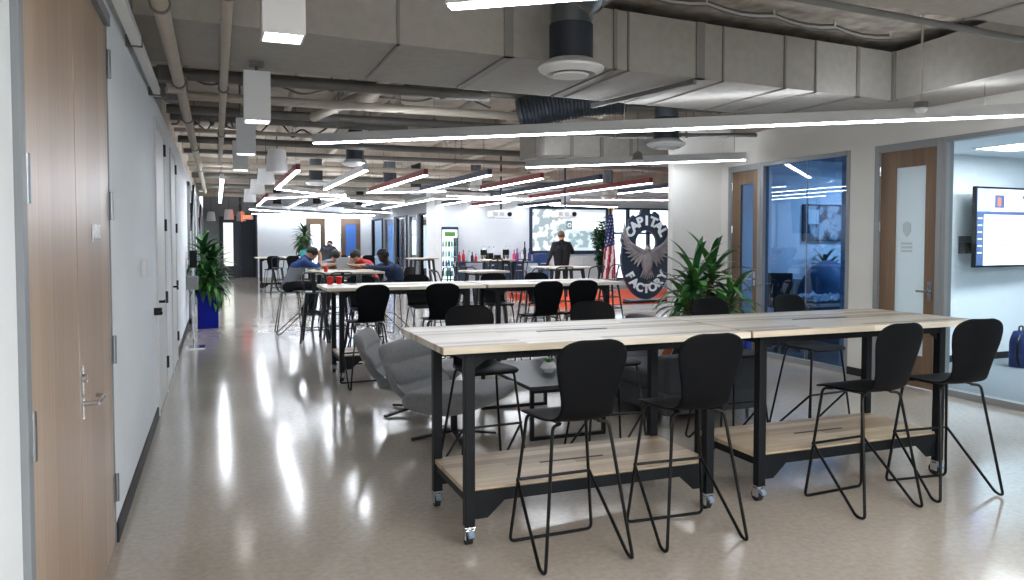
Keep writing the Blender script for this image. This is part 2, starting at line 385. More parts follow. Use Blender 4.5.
def office_door(name, y0, y1, wm, gm, crest):
    """door in the right wall: frame, veneered leaf with a tall light, lever"""
    r = sempty(name, (6.84, 0, 0)); f = MB()
    f.box(-.055, .055, y0, y0+.06, 0, 2.58).box(-.055, .055, y1-.06, y1, 0, 2.58).box(-.055, .055, y0+.06, y1-.06, 2.5, 2.58)
    f.build('frame', M_alu, r, bevel=.003)
    a, b = y0+.06, y1-.06; s = .15 if crest else .12; l = MB()
    l.box(-.022, .022, a, a+s, .01, 2.5).box(-.022, .022, b-s-.05, b, .01, 2.5).box(-.022, .022, a+s, b-s-.05, 2.32, 2.5).box(-.022, .022, a+s, b-s-.05, .01, .34)
    lf = l.build('leaf', wm, r); MB().box(-.01, .01, a+s, b-s-.05, .34, 2.32).build('pane', gm, lf)
    h = MB(); h.box(-.03, -.022, a+.05, a+.10, .93, 1.12).cyl((-.03, a+.075, 1.02), (-.075, a+.075, 1.02), .011, 10).bar((-.07, a+.07, 1.02), (-.07, a+.2, 1.02), .014, .02)
    h.build('handle', M_chrome, r, smooth='angle')
    for z in (.3, 1.0, 1.7, 2.3): MB().cyl((-.03, b-.0, z-.05), (-.03, b-.0, z+.05), .012, 8).build('hinge', M_chrome, r)
    if crest:
        c = MB(); cy = (a+b)/2+.02
        c.prism([(cy-.05, 1.72), (cy-.05, 1.64), (cy, 1.58), (cy+.05, 1.64), (cy+.05, 1.72), (cy, 1.75)], -.014, -.010, 'x')
        for k in range(3): c.box(-.014, -.010, cy-.07, cy+.07, 1.50-k*.04, 1.525-k*.04)
        c.build('etched_crest', mat('etched_grey', '#bcc5c8', .6), r)
    return r
office_door('door_4', 5.62, 6.46, M_door2, M_frost, True)
office_door('door_5', 8.36, 9.05, M_door2, M_glass_b, False)

# ---- the double oak door in the left wall
d1 = sempty('door_1', (-.5, 0, 0))
f = MB(); f.box(-.14, .02, 2.37, 2.425, 0, 2.62).box(-.14, .004, 4.285, 4.31, 0, 2.62).box(-.14, .02, 2.37, 4.31, 2.61, 2.67); f.build('frame', mat('grey_door_frame', '#7d8388', .5), d1, bevel=.003)
lf = MB().box(-.045, 0, 2.43, 3.328, .008, 2.6).build('leaf', M_door, d1, bevel=.003)
lf2 = MB().box(-.045, 0, 3.334, 4.28, .008, 2.6).build('leaf', M_door, d1, bevel=.003)
for z in (.30, 1.0, 1.72, 2.42):
    for y, s in ((2.46, 1), (4.283, -1)):
        h = MB(); h.cyl((.012, y, z-.07), (.012, y, z+.07), .011, 10).box(-.001, .004, y-.03, y+.03, z-.065, z+.065)
        for k in (-.045, 0, .045): h.cyl((.0, y+s*.018, z+k), (.0065, y+s*.018, z+k), .006, 8)
        h.build('hinge', mat('brushed_steel', '#94989c', .3, metal=.9), d1, smooth='angle')
h = MB(); h.box(0, .006, 3.35, 3.39, .85, 1.06).cyl((0, 3.37, .91), (.06, 3.37, .91), .010, 10).tube(round_path([(.055, 3.37, .91), (.058, 3.52, .91), (.03, 3.545, .91)], .015), .009, 8)
h.cyl((0, 3.37, 1.01), (.02, 3.37, 1.01), .017, 12)
h.build('handle', M_chrome, d1, smooth='angle')
text_mesh('JARVIS', .085, .001, 'room_name', mat('etched_white', '#e8f0f6', .4), d1, (.004, 3.82, 1.585), (PI/2, 0, PI/2), .002)

# ---- white flush doors further along the left wall
def flush_door(name, y0, y1, label=None):
    r = sempty(name, (-.5, 0, 0)); f = MB()
    f.box(-.01, .016, y0-.05, y0, 0, 2.62).box(-.01, .016, y1, y1+.05, 0, 2.62).box(-.01, .016, y0, y1, 2.57, 2.62); f.build('frame', M_white2, r)
    MB().box(-.01, .008, y0+.004, y1-.004, .01, 2.565).build('leaf', M_white2, r)
    for z in (.31, .97, 1.7, 2.45):
        hm = MB(); hm.cyl((.02, y1, z-.06), (.02, y1, z+.06), .012, 8).box(.004, .012, y1-.03, y1+.03, z-.06, z+.06); hm.build('hinge', mat('dark_hinge', '#3c3f43', .4, metal=.8), r)
    h = MB(); h.cyl((0, y0+.08, 1.0), (.06, y0+.08, 1.0), .012, 8).bar((.055, y0+.07, 1.0), (.055, y0+.2, 1.0), .016, .02); h.build('handle', M_tube, r); return r
flush_door('door_2', 7.4, 8.5); flush_door('door_3', 9.75, 10.75)
# glazed strip of the left wall beyond (frames and pale panels)
for i, (y0, y1) in enumerate(((15.2, 16.8), (17.2, 18.8), (19.2, 21.4), (22.0, 24.6), (25.2, 28.5))):
    r = sempty('window_%d' % (3+i), (-.5, 0, 0)); f = MB()
    f.box(0, .05, y0, y0+.07, 0, 2.6).box(0, .05, y1-.07, y1, 0, 2.6).box(0, .05, y0, y1, 2.54, 2.62).box(0, .05, y0, y1, 0, .1); f.build('frame', M_alu, r)
    MB().box(.01, .02, y0+.07, y1-.07, .1, 2.54).build('pane', M_frost, r)

# ---- openings of the end wall: two timber doors and a window, seen far off
def end_door(name, x0, x1, glass=True):
    r = sempty(name, (0, 33.0, 0)); f = MB()
    f.box(x0, x0+.18, -.05, 0, 0, 2.45).box(x1-.18, x1, -.05, 0, 0, 2.45).box(x0+.18, x1-.18, -.05, 0, 2.2, 2.45).box(x0+.18, x1-.18, -.05, 0, 0, .3)
    f.build('leaf', M_door2, r); MB().box(x0+.18, x1-.18, -.03, -.02, .3, 2.2).build('pane', mat('lit_pane', '#cfe2f2', .3, emit=.9) if glass else mat('blue_pane', '#3a63a8', .3, emit=.15), r); return r
end_door('door_6', 3.5, 4.25); end_door('door_7', 4.95, 5.75, False)
r = sempty('window_8', (0, 33.0, 0)); MB().box(4.28, 4.9, -.04, 0, .9, 2.4).build('pane', mat('daylit_pane', '#dcecfa', .3, emit=1.2), r)
fb = MB(); fb.box(4.26, 4.30, -.06, 0, .85, 2.44).box(4.88, 4.92, -.06, 0, .85, 2.44).box(4.26, 4.92, -.06, 0, .85, .9).box(4.26, 4.92, -.06, 0, 2.4, 2.44).box(4.28, 4.9, -.06, -.03, 1.75, 1.80); fb.build('frame', M_white2, r)
r = sempty('door_8', (0, 33.0, 0)); MB().box(.1, .9, -.05, 0, 0, 2.5).build('leaf', M_darkwall, r); MB().box(.25, .62, -.06, -.05, .5, 2.25).build('pane', mat('pale_pane', '#d5dccf', .3, emit=.5), r)
# glazed partition x = 6.3 between the bar wall and the end wall
sbox('wall_partition', M_greywall, 6.3, 6.45, 23.2, 33.0, 2.42, 3.2)
for i, (y0, y1) in enumerate(((23.3, 24.6), (24.9, 26.2), (26.5, 28.2), (28.5, 30.4), (30.7, 32.9))):
    r = sempty('window_%d' % (9+i), (6.3, 0, 0)); f = MB()
    f.box(-.06, .06, y0, y0+.16, 0, 2.42).box(-.06, .06, y1-.1, y1+.1, 0, 2.42).box(-.05, .05, y0, y1, 2.36, 2.42).box(-.05, .05, y0, y1, 0, .1); f.build('frame', M_alu if i % 2 else M_steel, r)
    MB().box(-.01, .01, y0+.16, y1-.1, .1, 2.36).build('pane', M_glass_b, r)
sbox('wall_partition_room', M_bluewall, 7.6, 7.7, 23.2, 33, 0, 2.6)
sbox('wall_partition_room', M_white, 6.45, 7.6, 28.3, 28.4, 0, 2.6)
sbox('ceiling_partition_room', M_white, 6.45, 7.7, 23.2, 33, 2.6, 2.7)

# window beside the projection screen: navy frames
r = sempty('window_14', (0, 23.0, 0)); f = MB()
for x in (12.44, 13.1, 13.9, 14.84): f.box(x, x+.07, -.06, .1, .2, 2.64)
for z in (.2, 1.75, 2.58): f.box(12.44, 14.9, -.06, .1, z, z+.06)
f.build('frame', M_navy, r); MB().box(12.5, 14.85, .02, .03, .25, 2.6).build('pane', M_glass, r)

# ================================================================== OVERHEAD
# big rectangular duct: runs across the hall, then turns towards the camera on the right
def duct():
    t = thing('ventilation_duct', 'huge grey rectangular duct crossing the hall and turning at right', 'duct', (0, 0, 0))
    fy = lambda x: 5.12+.5*(x+.45)/6.57      # the duct runs a little off square
    fx = lambda y: 6.12-.12*(5.62-y)
    poly = [(-.45, 5.12), (6.12, 5.62), (fx(-1.5), -1.5), (6.78, -1.5), (6.78, 6.9), (-.45, 6.4)]
    MB().prism(poly, 2.9, 3.36).build('casing', M_duct, t)
    for u_, wd in ((398, .02), (504, .07), (612, .03), (626, .015), (694, .08), (720, .015), (781, .02), (812, .015), (853, .035)):
        tn = math.tan(math.atan((u_-512)/F_PX)+YAW); x = 5.154*tn/(1-.0761*tn); s = MB()
        y = fy(x); s.box(x, x+wd, y-.015, y+.006, 2.885, 3.36).box(x, x+wd, y-.015, y+1.2, 2.885, 2.8995); s.build('seam', M_seam, t)
    for y in (4.1, 2.6, 1.2): MB().box(fx(y)-.012, fx(y)+.01, y, y+.03, 2.885, 3.36).build('seam', M_seam, t)
    MB().box(6.09, 6.15, 5.585, 5.65, 2.89, 3.36).build('corner_strip', M_seam, t)
duct()
t = thing('ventilation_duct', 'pale duct high at the top right corner, nearer than the crossing duct', 'duct', (0, 0, 0))
MB().box(2.4, 5.75, 2.3, 3.65, 3.0, 3.45).build('casing', M_duct, t); MB().box(4.6, 4.63, 2.28, 3.66, 2.99, 3.46).build('seam', M_seam, t)
t = thing('ventilation_duct', 'second grey duct crossing the hall behind the long lamp', 'duct', (0, 0, 0))
MB().box(4.5, 7.4, 10.3, 11.3, 2.80, 3.22).build('casing', M_duct, t)
for x in (4.9, 5.4, 5.9, 6.6): MB().box(x, x+.05, 10.28, 11.3, 2.785, 3.23).build('seam', M_seam, t)
t = thing('unistrut_rail', 'steel hanger rail under the crossing duct right of the round diffuser', 'rail', (0, 0, 0))
MB().bar((3.45, 6.75, 2.862), (3.72, 5.42, 2.862), .04, .04).build('rail', M_pipe_dk, t); MB().cyl((3.46, 6.7, 2.862), (3.46, 6.7, CEIL), .006, 6).build('hanger_rod', M_pipe_dk, t)

# concrete down-stand beams
for i, (y, d) in enumerate(((8.3, .22), (12.2, .3), (16.4, .3), (20.5, .3), (25, .3), (29, .3))):
    sbox('ceiling_beam', M_concrete, -.62, 15.2, y, y+.55, CEIL-d, CEIL)
for x in (1.6, 4.4, 8.0, 11.5): sbox('ceiling_rib', M_rough, x, x+.35, 6.5, 33, CEIL-.12, CEIL)
sbox('ceiling_fireproofing', M_rough, 1.6, 6.7, 1.2, 6.9, 3.47, CEIL)

def pipe(name, label, pts, r, m, group=None, hang=(), cat='pipe', collars=()):
    t = thing(name, label, cat, (0, 0, 0), 0, group)
    MB().tube(round_path(pts, .12), r, 12).build('tube', m, t, smooth='angle')
    for p in hang:
        MB().cyl(p, (p[0], p[1], CEIL), .005, 6).build('hanger_rod', M_pipe_dk, t)
        MB().lathe([(r+.004, -.012), (r+.012, -.012), (r+.012, .012), (r+.004, .012)], (0, 0, 0), 14).build('clamp', M_pipe_dk, t).matrix_local = Matrix.Translation(p) @ Matrix.Rotation(PI/2, 4, 'X')
    return t
pipe('ceiling_pipe', 'fat pale pipe running down the corridor close to the left wall', [(-.27, -2, 2.83), (-.27, 22, 2.83)], .045, M_pipe, None, [(-.27, y, 2.83) for y in (3.2, 4.6, 6.8, 8.8, 11.5, 15)])
pipe('ceiling_pipe', 'pale pipe running down the corridor right of the fat one', [(.07, -2, 2.84), (.07, 14, 2.84), (.07, 14, 3.5)], .032, M_pipe, None, [(.07, y, 2.84) for y in (4.3, 7.0, 10)])
pipe('ceiling_pipe', 'short capped pale pipe beside the left wall above the oak door', [(-.52, 2, 3.2), (-.52, 4.9, 3.2), (-.2, 5.1, 3.2)], .05, M_pipe, None)
pipe('conduit', 'thin dark conduit under the near duct at top right', [(3.0, 3.60, 2.96), (5.7, 3.80, 2.96)], .022, M_pipe_dk, None)
# cross pipes seen between the duct and the lamps, from near to far
ORD = ['first', 'second', 'third', 'fourth', 'fifth', 'sixth', 'seventh', 'eighth', 'ninth', 'tenth', 'eleventh', 'twelfth', 'thirteenth', 'fourteenth']
cross = [(6.85, 3.05, .04, -.55, 5.9), (7.35, 3.0, .05, -.55, 2.6), (7.8, 3.12, .035, -.5, 5.6), (8.1, 2.95, .045, -.5, 4.2), (9.3, 3.0, .05, -.5, 5.6), (10.1, 3.05, .06, -.5, 2.4),
         (11.0, 3.0, .03, -.5, 2.5), (12.0, 3.0, .05, -.5, 8.0), (14.0, 3.05, .04, -.5, 9.0), (15.8, 3.0, .05, -.5, 7.0), (18.5, 3.0, .06, -.5, 9), (22, 3.0, .06, -.5, 9), (26, 3.0, .08, -.5, 6)]
for i, (y, z, r_, x0, x1) in enumerate(cross):
    pipe('ceiling_pipe', '%s grey pipe crossing the ceiling behind the big duct, counted from the near side' % ORD[i], [(x0, y, z), (x1, y+.02, z)], r_, M_pipe_dk if i % 3 else M_pipe, 'cross pipes behind the duct', [(x, y, z) for x in (x0+.6, (x0+x1)/2, x1-.5)])
# long runs of services in the other direction
for i, (x, y0, y1, z, r_) in enumerate(((1.0, 6.6, 14, 3.3, .05), (1.75, 6.5, 12, 3.15, .07), (2.3, 6.6, 20, 3.35, .04), (3.1, 6.6, 10, 3.3, .05), (.55, 6.7, 18, 3.35, .03), (5.2, 7, 24, 3.3, .05), (7.6, 11, 22, 3.25, .06))):
    pipe('ceiling_pipe', '%s pale pipe running away from the camera under the slab, counted from the left' % ORD[i], [(x-.2, y0, z), (x, y1, z)], r_, M_pipe, 'lengthwise service pipes')
for i in range(3):
    pipe('ceiling_pipe', '%s of three bent grey conduits left of the flexible duct' % ORD[i], [(1.5+i*.12, 9.2, 3.3), (2.0+i*.12, 7.6, 3.2), (2.35+i*.1, 7.3, 3.05), (2.55+i*.12, 6.6, 3.05)], .022, M_pipe, 'bent conduits')
for i, (a, b) in enumerate((((4.6, 8.9, 3.0), (6.7, 7.6, 3.0)), ((5.0, 9.1, 2.95), (6.75, 8.4, 2.95)), ((4.2, 7.7, 3.05), (6.7, 7.2, 3.05)))):
    pipe('conduit', '%s dark conduit slanting above the blue office, counted from the far side' % ('second', 'first', 'third')[i], [a, b], .028, M_pipe_dk, 'conduits above the blue office', [((a[0]+b[0])/2, (a[1]+b[1])/2, a[2])])
# diagonal pale strut
pipe('ceiling_strut', 'pale diagonal strut rising behind the long lamp at its left end', [(1.05, 9.0, 2.95), (2.05, 6.5, 3.2)], .055, M_pipe, None, cat='strut')
# wire bundles on hooks
t = thing('cable_bundle', 'sagging cable bundle on white hooks above the crossing duct', 'cable')
pts = [Vector((2.9+2.9*k/16, 5.05+.02*k, 3.41-.035*math.sin(PI*(k%4)/4))) for k in range(17)]
for q, dz in ((.012, 0), (.009, .025), (.007, -.02)): MB().tube([p+Vector((0, dz*.5, dz)) for p in pts], q, 6).build('cable', M_pipe_dk if dz else M_lampside, t, smooth=True)
for k in (0, 4, 8, 12, 16): MB().cyl(pts[k]+Vector((0, 0, -.015)), (pts[k].x, pts[k].y, CEIL), .008, 6).build('hook', M_white2, t)
def cable(label, seed, x0, x1, y, z, n=14):
    random.seed(seed); P = [Vector((x0+(x1-x0)*k/n, y+random.uniform(-.25, .25), z+random.uniform(-.12, .12))) for k in range(n+1)]
    Q = []
    for i in range(n):
        for k in range(4): Q.append(P[i].lerp(P[i+1], k/4))
    tag(MB().tube(round_path(P, .2, 3), .012, 5).build('loose_cable', M_rubber if seed % 2 else M_pipe_dk, None, smooth=True), label, 'cable')
cable('black cable wandering over the pipes just behind the big duct', 1, -.3, 2.4, 7.2, 3.25)
cable('grey cable tangled among the pipes above the white pendants', 2, -.3, 3.0, 8.6, 3.2)
cable('black cable looped under the slab above the corridor', 3, -.4, 1.6, 11.4, 3.15)
cable('grey cable hanging loosely beside the left wall top', 4, -.45, .2, 9.6, 2.95)
t = thing('junction_cluster', 'cluster of valves and boxes high on the left wall corner', 'valve')
random.seed(5)
for k in range(9):
    p = Vector((-.46+random.uniform(0, .16), 6.9+random.uniform(-.2, .5), 2.86+random.uniform(-.1, .4)))
    if k % 2: MB().box(p.x-.05, p.x+.05, p.y-.06, p.y+.06, p.z-.06, p.z+.06).build('box', M_pipe_dk, t, bevel=.005)
    else: MB().tube([p, p+Vector((.1, .05, .0)), p+Vector((.12, .1, .12))], .03, 8).build('valve_body', M_pipe, t)
# wall-mounted white rail light over the oak door
t = thing('wall_rail', 'slim white trunking rail along the top of the left wall', 'rail', (-.44, 0, 2.76))
MB().box(-.03, .03, 1.0, 5.2, -.03, .03).build('trunking', M_white2, t, bevel=.006); MB().box(-.027, .027, 5.22, 7.0, -.027, .027).build('trunking', M_white2, t, bevel=.006)
for y in (1.5, 3.3, 5.21, 6.9): MB().box(-.06, .034, y-.015, y+.015, -.034, .034).build('clip', M_pipe_dk, t)

# ---- linear lamps
LZ = 2.6
HOUS = {'white': M_lampside, 'red': M_red, 'navy': M_navy}
def linear(label, p, q, colour, group, wd=.07, h=.11):
    p = Vector(p); q = Vector(q); t = thing('linear_lamp', label, 'ceiling lamp', p, math.atan2(q.y-p.y, q.x-p.x), group); L = (q-p).length
    MB().box(0, L, -wd/2, wd/2, .012, h).build('housing', HOUS[colour], t, bevel=.004)
    MB().box(.01, L-.01, -wd/2+.004, wd/2-.004, 0, .0118).build('diffuser', M_lamp, t)
    if colour == 'white': MB().box(.05, L-.05, -.012, .012, h, h+.001).build('top_diffuser', M_uplight, t)
    for s in ((.15, L-.15) if L < 3.5 else (.3, L/2, L-.3)): MB().cyl((s, 0, h), (s, 0, CEIL-LZ), .003, 5).build('suspension_wire', M_pipe_dk, t)
    return t
def lpx(label, a, b, colour, group, z=LZ, parallel=False):
    p = at_z(a[0], a[1], z); q = at_z(b[0], b[1], z)
    if parallel: q = Vector((p.x, q.y, z))
    for e in (p, q): e.y = min(e.y, 32.6)
    return linear(label, p, q, colour, group)
lpx('very long white lamp slanting above the near tables, cut by the right frame edge', (314, 144), (1024, 116.5), 'white', None)
lpx('white lamp cut off by the top edge of the picture', (448, 8.5), (640, -6), 'white', None)
lpx('slanting white lamp behind the very long one, in front of the white column wall', (526, 168), (746, 160.5), 'white', None)
GA = 'lengthwise coloured lamps'
near = [((298, 171), (276, 189), 'red'), ((366, 171), (326, 190), 'white'), ((426, 175.5), (369, 192.5), 'red'), ((490, 175.5), (424, 192), 'navy'), ((542, 179), (484, 190.5), 'red'), ((601, 180.5), (488, 198), 'navy'), ((651, 183.5), (522, 199), 'red'), ((690, 186), (614, 194), 'navy')]
for i, (a, b, c) in enumerate(near):
    lpx('%s lengthwise lamp from the left in the near row, %s housing' % (ORD[i], c), a, b, c, GA, parallel=True)
far = [((267, 198), (257, 206), 'red'), ((306, 200), (290, 207.5), 'white'), ((348, 199), (324, 208), 'white'), ((380, 202), (367, 206), 'white'), ((431, 200), (386, 209), 'white'), ((469, 201), (416.5, 209), 'navy'), ((509, 202), (447, 209.5), 'red'), ((560, 203), (475, 210), 'navy')]
for i, (a, b, c) in enumerate(far):
    lpx('%s lengthwise lamp from the left in the far row, %s housing' % (ORD[i], c), a, b, c, GA, parallel=True)
lpx('lone white strip lamp along the corridor near the left wall', (220, 203), (219, 180), 'white', None, parallel=True)
diag = [((276, 189.5), (345, 197.5)), ((267, 199), (345, 195)), ((250, 209.5), (287, 212)), ((290, 212), (340, 215.5)), ((249, 216), (338, 218)), ((321, 199.3), (404, 203.5)), ((345, 210), (397, 213.5)), ((340, 216), (370, 217.8)), ((367, 193.2), (446, 191.8)), ((447, 196), (530, 199.6)), ((430, 199), (532, 200.5)), ((571, 200), (668, 200.5)), ((550, 205.5), (617, 207.5))]
for i, (a, b) in enumerate(diag):
    lpx('%s slanting white lamp behind the coloured ones, counted from near left to far right' % ORD[i], a, b, 'white', 'slanting white lamps of the lamp field', z=LZ-.01)

# ---- square white pendants
def pendant():
    t = thing('square_pendant', '', 'pendant lamp', (0, 0, 0), 0, 'square white downlights over the corridor')
    s = MB(); a, b = .095, .085
    for (x0, x1, y0, y1) in ((-a, -b, -a, a), (b, a, -a, a), (-b, b, -a, -b), (-b, b, b, a)): s.box(x0, x1, y0, y1, 0, .37)
    s.box(-b, b, -b, b, .35, .37); s.build('shade', M_white2, t)
    MB().box(-.062, .062, -.062, .062, .02, .04).build('diffuser', M_lampw, t)
    MB().cyl((0, 0, .37), (0, 0, 1.11), .012, 8).build('stem', M_pipe_dk, t)
    MB().box(-.05, .05, -.05, .05, .42, .50).build('driver_box', M_pipe_dk, t, bevel=.004)
    return t
pp = pendant(); names = ['nearest square white pendant, cut by the top frame edge', 'second square white pendant along the corridor', 'third square white pendant along the corridor', 'fourth and farthest square white pendant along the corridor']
for i, y in enumerate((3.75, 6.18, 8.55, 10.5)):
    if i == 0: pp.location = (.30, y, 2.49); pp['label'] = names[0]
    else: dup(pp, (.30, y, 2.45), 0, names[i])

# ---- grey drum shades
def drum(wl_=.94):
    t = thing('drum_pendant', '', 'pendant lamp', (0, 0, 0), 0, 'pale drum shades over the corridor')
    MB().lathe([(.17, 0), (.175, .01), (.14, .36), (.10, .37), (.10, .36), (.13, .35), (.165, .01)], n=24).build('shade', M_white2, t, smooth='angle')
    MB().cyl((0, 0, .36), (0, 0, wl_), .006, 6).build('wire', M_tube, t); return t
dp = drum(.93); first = True; dlow = drum(1.29); lowfirst = True
for (u, v, z, lb) in ((277, 172, 2.66, 'largest pale drum shade, just left of the first red lamp'), (266, 184, 2.66, 'pale drum shade under the left end of the lamp field'), (257.5, 194, 2.62, 'pale drum shade next to the start of the slanting lamps'), (250, 202, 2.62, 'pale drum shade halfway down the corridor'), (229, 219.5, 2.3, 'low pale drum shade in front of the dark corridor end'), (241, 221, 2.3, 'small pale drum shade left of the orange exit sign'), (211, 221, 2.3, 'small pale drum shade close to the left wall at the corridor end')):
    p = at_z(u, v, z)
    if first: dp.location = p; dp['label'] = lb; first = False
    elif z < 2.5:
        if lowfirst: dlow.location = p; dlow['label'] = lb; lowfirst = False
        else: dup(dlow, p, 0, lb)
    else: dup(dp, p, 0, lb)

# ---- round air diffusers
def diffuser(label, p, s=1.0, top='drop', m=M_navyduct):
    t = thing('air_diffuser', label, 'air diffuser', p)
    MB().lathe([(.150*s, .09), (.168*s, .012), (.172*s, .0), (.225*s, .030), (.230*s, .048), (.16*s, .10), (.150*s, .10)], n=32).build('ring', M_white2, t, smooth='angle')
    MB().lathe([(.001, -.02), (.118*s, -.012), (.126*s, .0), (.05*s, .05), (.001, .06)], n=28).build('cone', M_white2, t, smooth='angle')
    MB().lathe([(.001, .096), (.148*s, .096)], n=24).build('throat', M_rubber, t)  # dark disc plugs the neck, the gap's shade put into its colour
    MB().lathe([(.149*s, .085), (.152*s, .085), (.152*s, .34), (.149*s, .34)], n=28).build('collar', m, t, smooth='angle')
    if top == 'elbow':
        path = [(0, 0, .34), (0, 0, .42), (.04, .0, .50), (.12, .01, .58), (.24, .03, .67), (.36, .05, .74), (.5, .07, .80)]
        MB().tube(path, .148*s, 24).build('elbow', M_flex, t, smooth='angle')
        for i in (1, 3, 5):
            a = Vector(path[i]); b = a+(Vector(path[i+1])-a).normalized()*.02; MB().cyl(a, b, .155*s, 24).build('band', M_pipe_dk, t)
    else:
        MB().cyl((0, 0, .34), (0, 0, CEIL-p[2]), .14*s, 24).build('duct', M_flex if top == 'drop' else m, t, smooth='angle')
    return t
diffuser('large round diffuser with an elbow of silver duct in front of the big duct', at_z(571, 75, 2.70), 1.0, 'elbow')
diffuser('round diffuser on a navy collar right of centre, under the long lamp', at_z(666, 148, 2.60), .95)
diffuser('round diffuser behind the left end of the very long lamp', at_z(355, 166, 2.72), .9, 'dark')
diffuser('round diffuser on a tall dark duct between the first two coloured lamps', at_z(316, 185, 2.74), .95, 'drop')
diffuser('round diffuser on a dark duct right of the second coloured lamp', at_z(390, 187, 2.74), .95, 'drop')
diffuser('round diffuser behind the third coloured lamp', at_z(416, 194, 2.74), .9, 'dark')
diffuser('white drum diffuser between the navy and the red lamps', at_z(476, 190, 2.74), .9, 'drop', M_white2)
diffuser('small far diffuser left above the end wall', at_z(277, 207, 2.66), .9, 'dark')
diffuser('small far diffuser above the white end wall', at_z(317, 207, 2.66), .9, 'dark')
diffuser('small far diffuser above the seated group', at_z(360, 208, 2.66), .9, 'dark')
diffuser('far white diffuser above the projectors', at_z(608, 199, 2.62), .9, 'drop', M_white2)
# corrugated flexible duct
t = thing('flexible_duct', 'dark corrugated flexible duct lying behind the long lamp', 'duct')
pth = [Vector((3.05, 7.7, 2.90))+Vector((1.1*k/60, -.35*k/60, .18*math.sin(PI*k/120))) for k in range(61)]
MB().tube(pth, [.16+.012*(k % 2) for k in range(61)], 18).build('hose', M_navyduct, t)
t = thing('exit_sign', 'glowing orange-red exit sign hanging at the corridor end', 'sign', at_z(247, 217, 2.45)); MB().box(-.22, .22, -.02, .02, -.1, .08).build('housing', M_white2, t); MB().cyl((0, 0, .08), (0, 0, 1.15), .008, 6).build('rod', M_pipe_dk, t)
text_mesh('EXIT', .16, .003, 'lettering', mat('exit_red', '#ff4a1c', .5, emit=4), t, (0, -.022, -.01))
t = thing('exit_sign', 'tall narrow orange sign edge hanging left of the exit sign', 'sign', at_z(242, 214, 2.5)); MB().box(-.012, .012, -.3, .3, -.28, .1).build('panel', mat('sign_orange', '#e8481e', .5, emit=.8), t); MB().cyl((0, 0, .1), (0, 0, 1.1), .008, 6).build('rod', M_pipe_dk, t)
t = thing('dome_sensor', 'small white dome sensor hanging on a thin rod beside the duct corner', 'sensor', at_z(921, 108, 2.68))
MB().lathe([(.001, -.045), (.03, -.04), (.05, -.015), (.052, 0)], n=20).build('dome', M_white2, t, smooth=True); MB().lathe([(.055, 0), (.055, .05), (.02, .055)], n=20).build('housing', M_pipe_dk, t, smooth='angle'); MB().cyl((0, 0, .05), (0, 0, CEIL-2.68), .008, 6).build('rod', M_pipe, t)
p = at_z(632, 162, 2.62); t = thing('ceiling_speaker', 'small hanging grey speaker with a white rim at mid lamp', 'speaker', (p.x, p.y-.15, 2.6))
MB().lathe([(.001, 0), (.06, .0), (.075, .02), (.08, .03)], n=20).build('rim', M_white2, t); MB().lathe([(.075, .03), (.06, .12), (.02, .15)], n=20).build('body', M_pipe_dk, t, smooth='angle'); MB().cyl((0, 0, .15), (0, 0, 1), .006, 6).build('rod', M_pipe_dk, t)

# ---- projectors
def projector(label, p):
    t = thing('projector', label, 'projector', p)
    MB().prism([(-.26, 0), (-.22, -.03), (.22, -.03), (.26, 0), (.26, .12), (.22, .15), (-.22, .15), (-.26, .12)], -.2, .2, 'y').build('body', mat('gloss_white', '#e9ebee', .3), t, bevel=.01)
    MB().cyl((.13, -.2, .06), (.13, -.225, .06), .05, 20).build('lens', M_tube, t)
    for x in (-.2, -.05): MB().box(x-.05, x+.05, -.205, -.198, .02, .10).build('vent', M_lampside, t)
    MB().cyl((0, 0, .15), (0, 0, CEIL-p[2]), .022, 10).build('pole', M_navy, t); MB().box(-.1, .1, -.1, .1, .15, .17).build('bracket', M_white2, t)
projector('white ceiling projector on the left, in front of the bar wall', at_z(501, 218, 2.05)+Vector((0, 0, .02)))
projector('white ceiling projector in front of the projection screen', at_y(565, 217, 15.5))

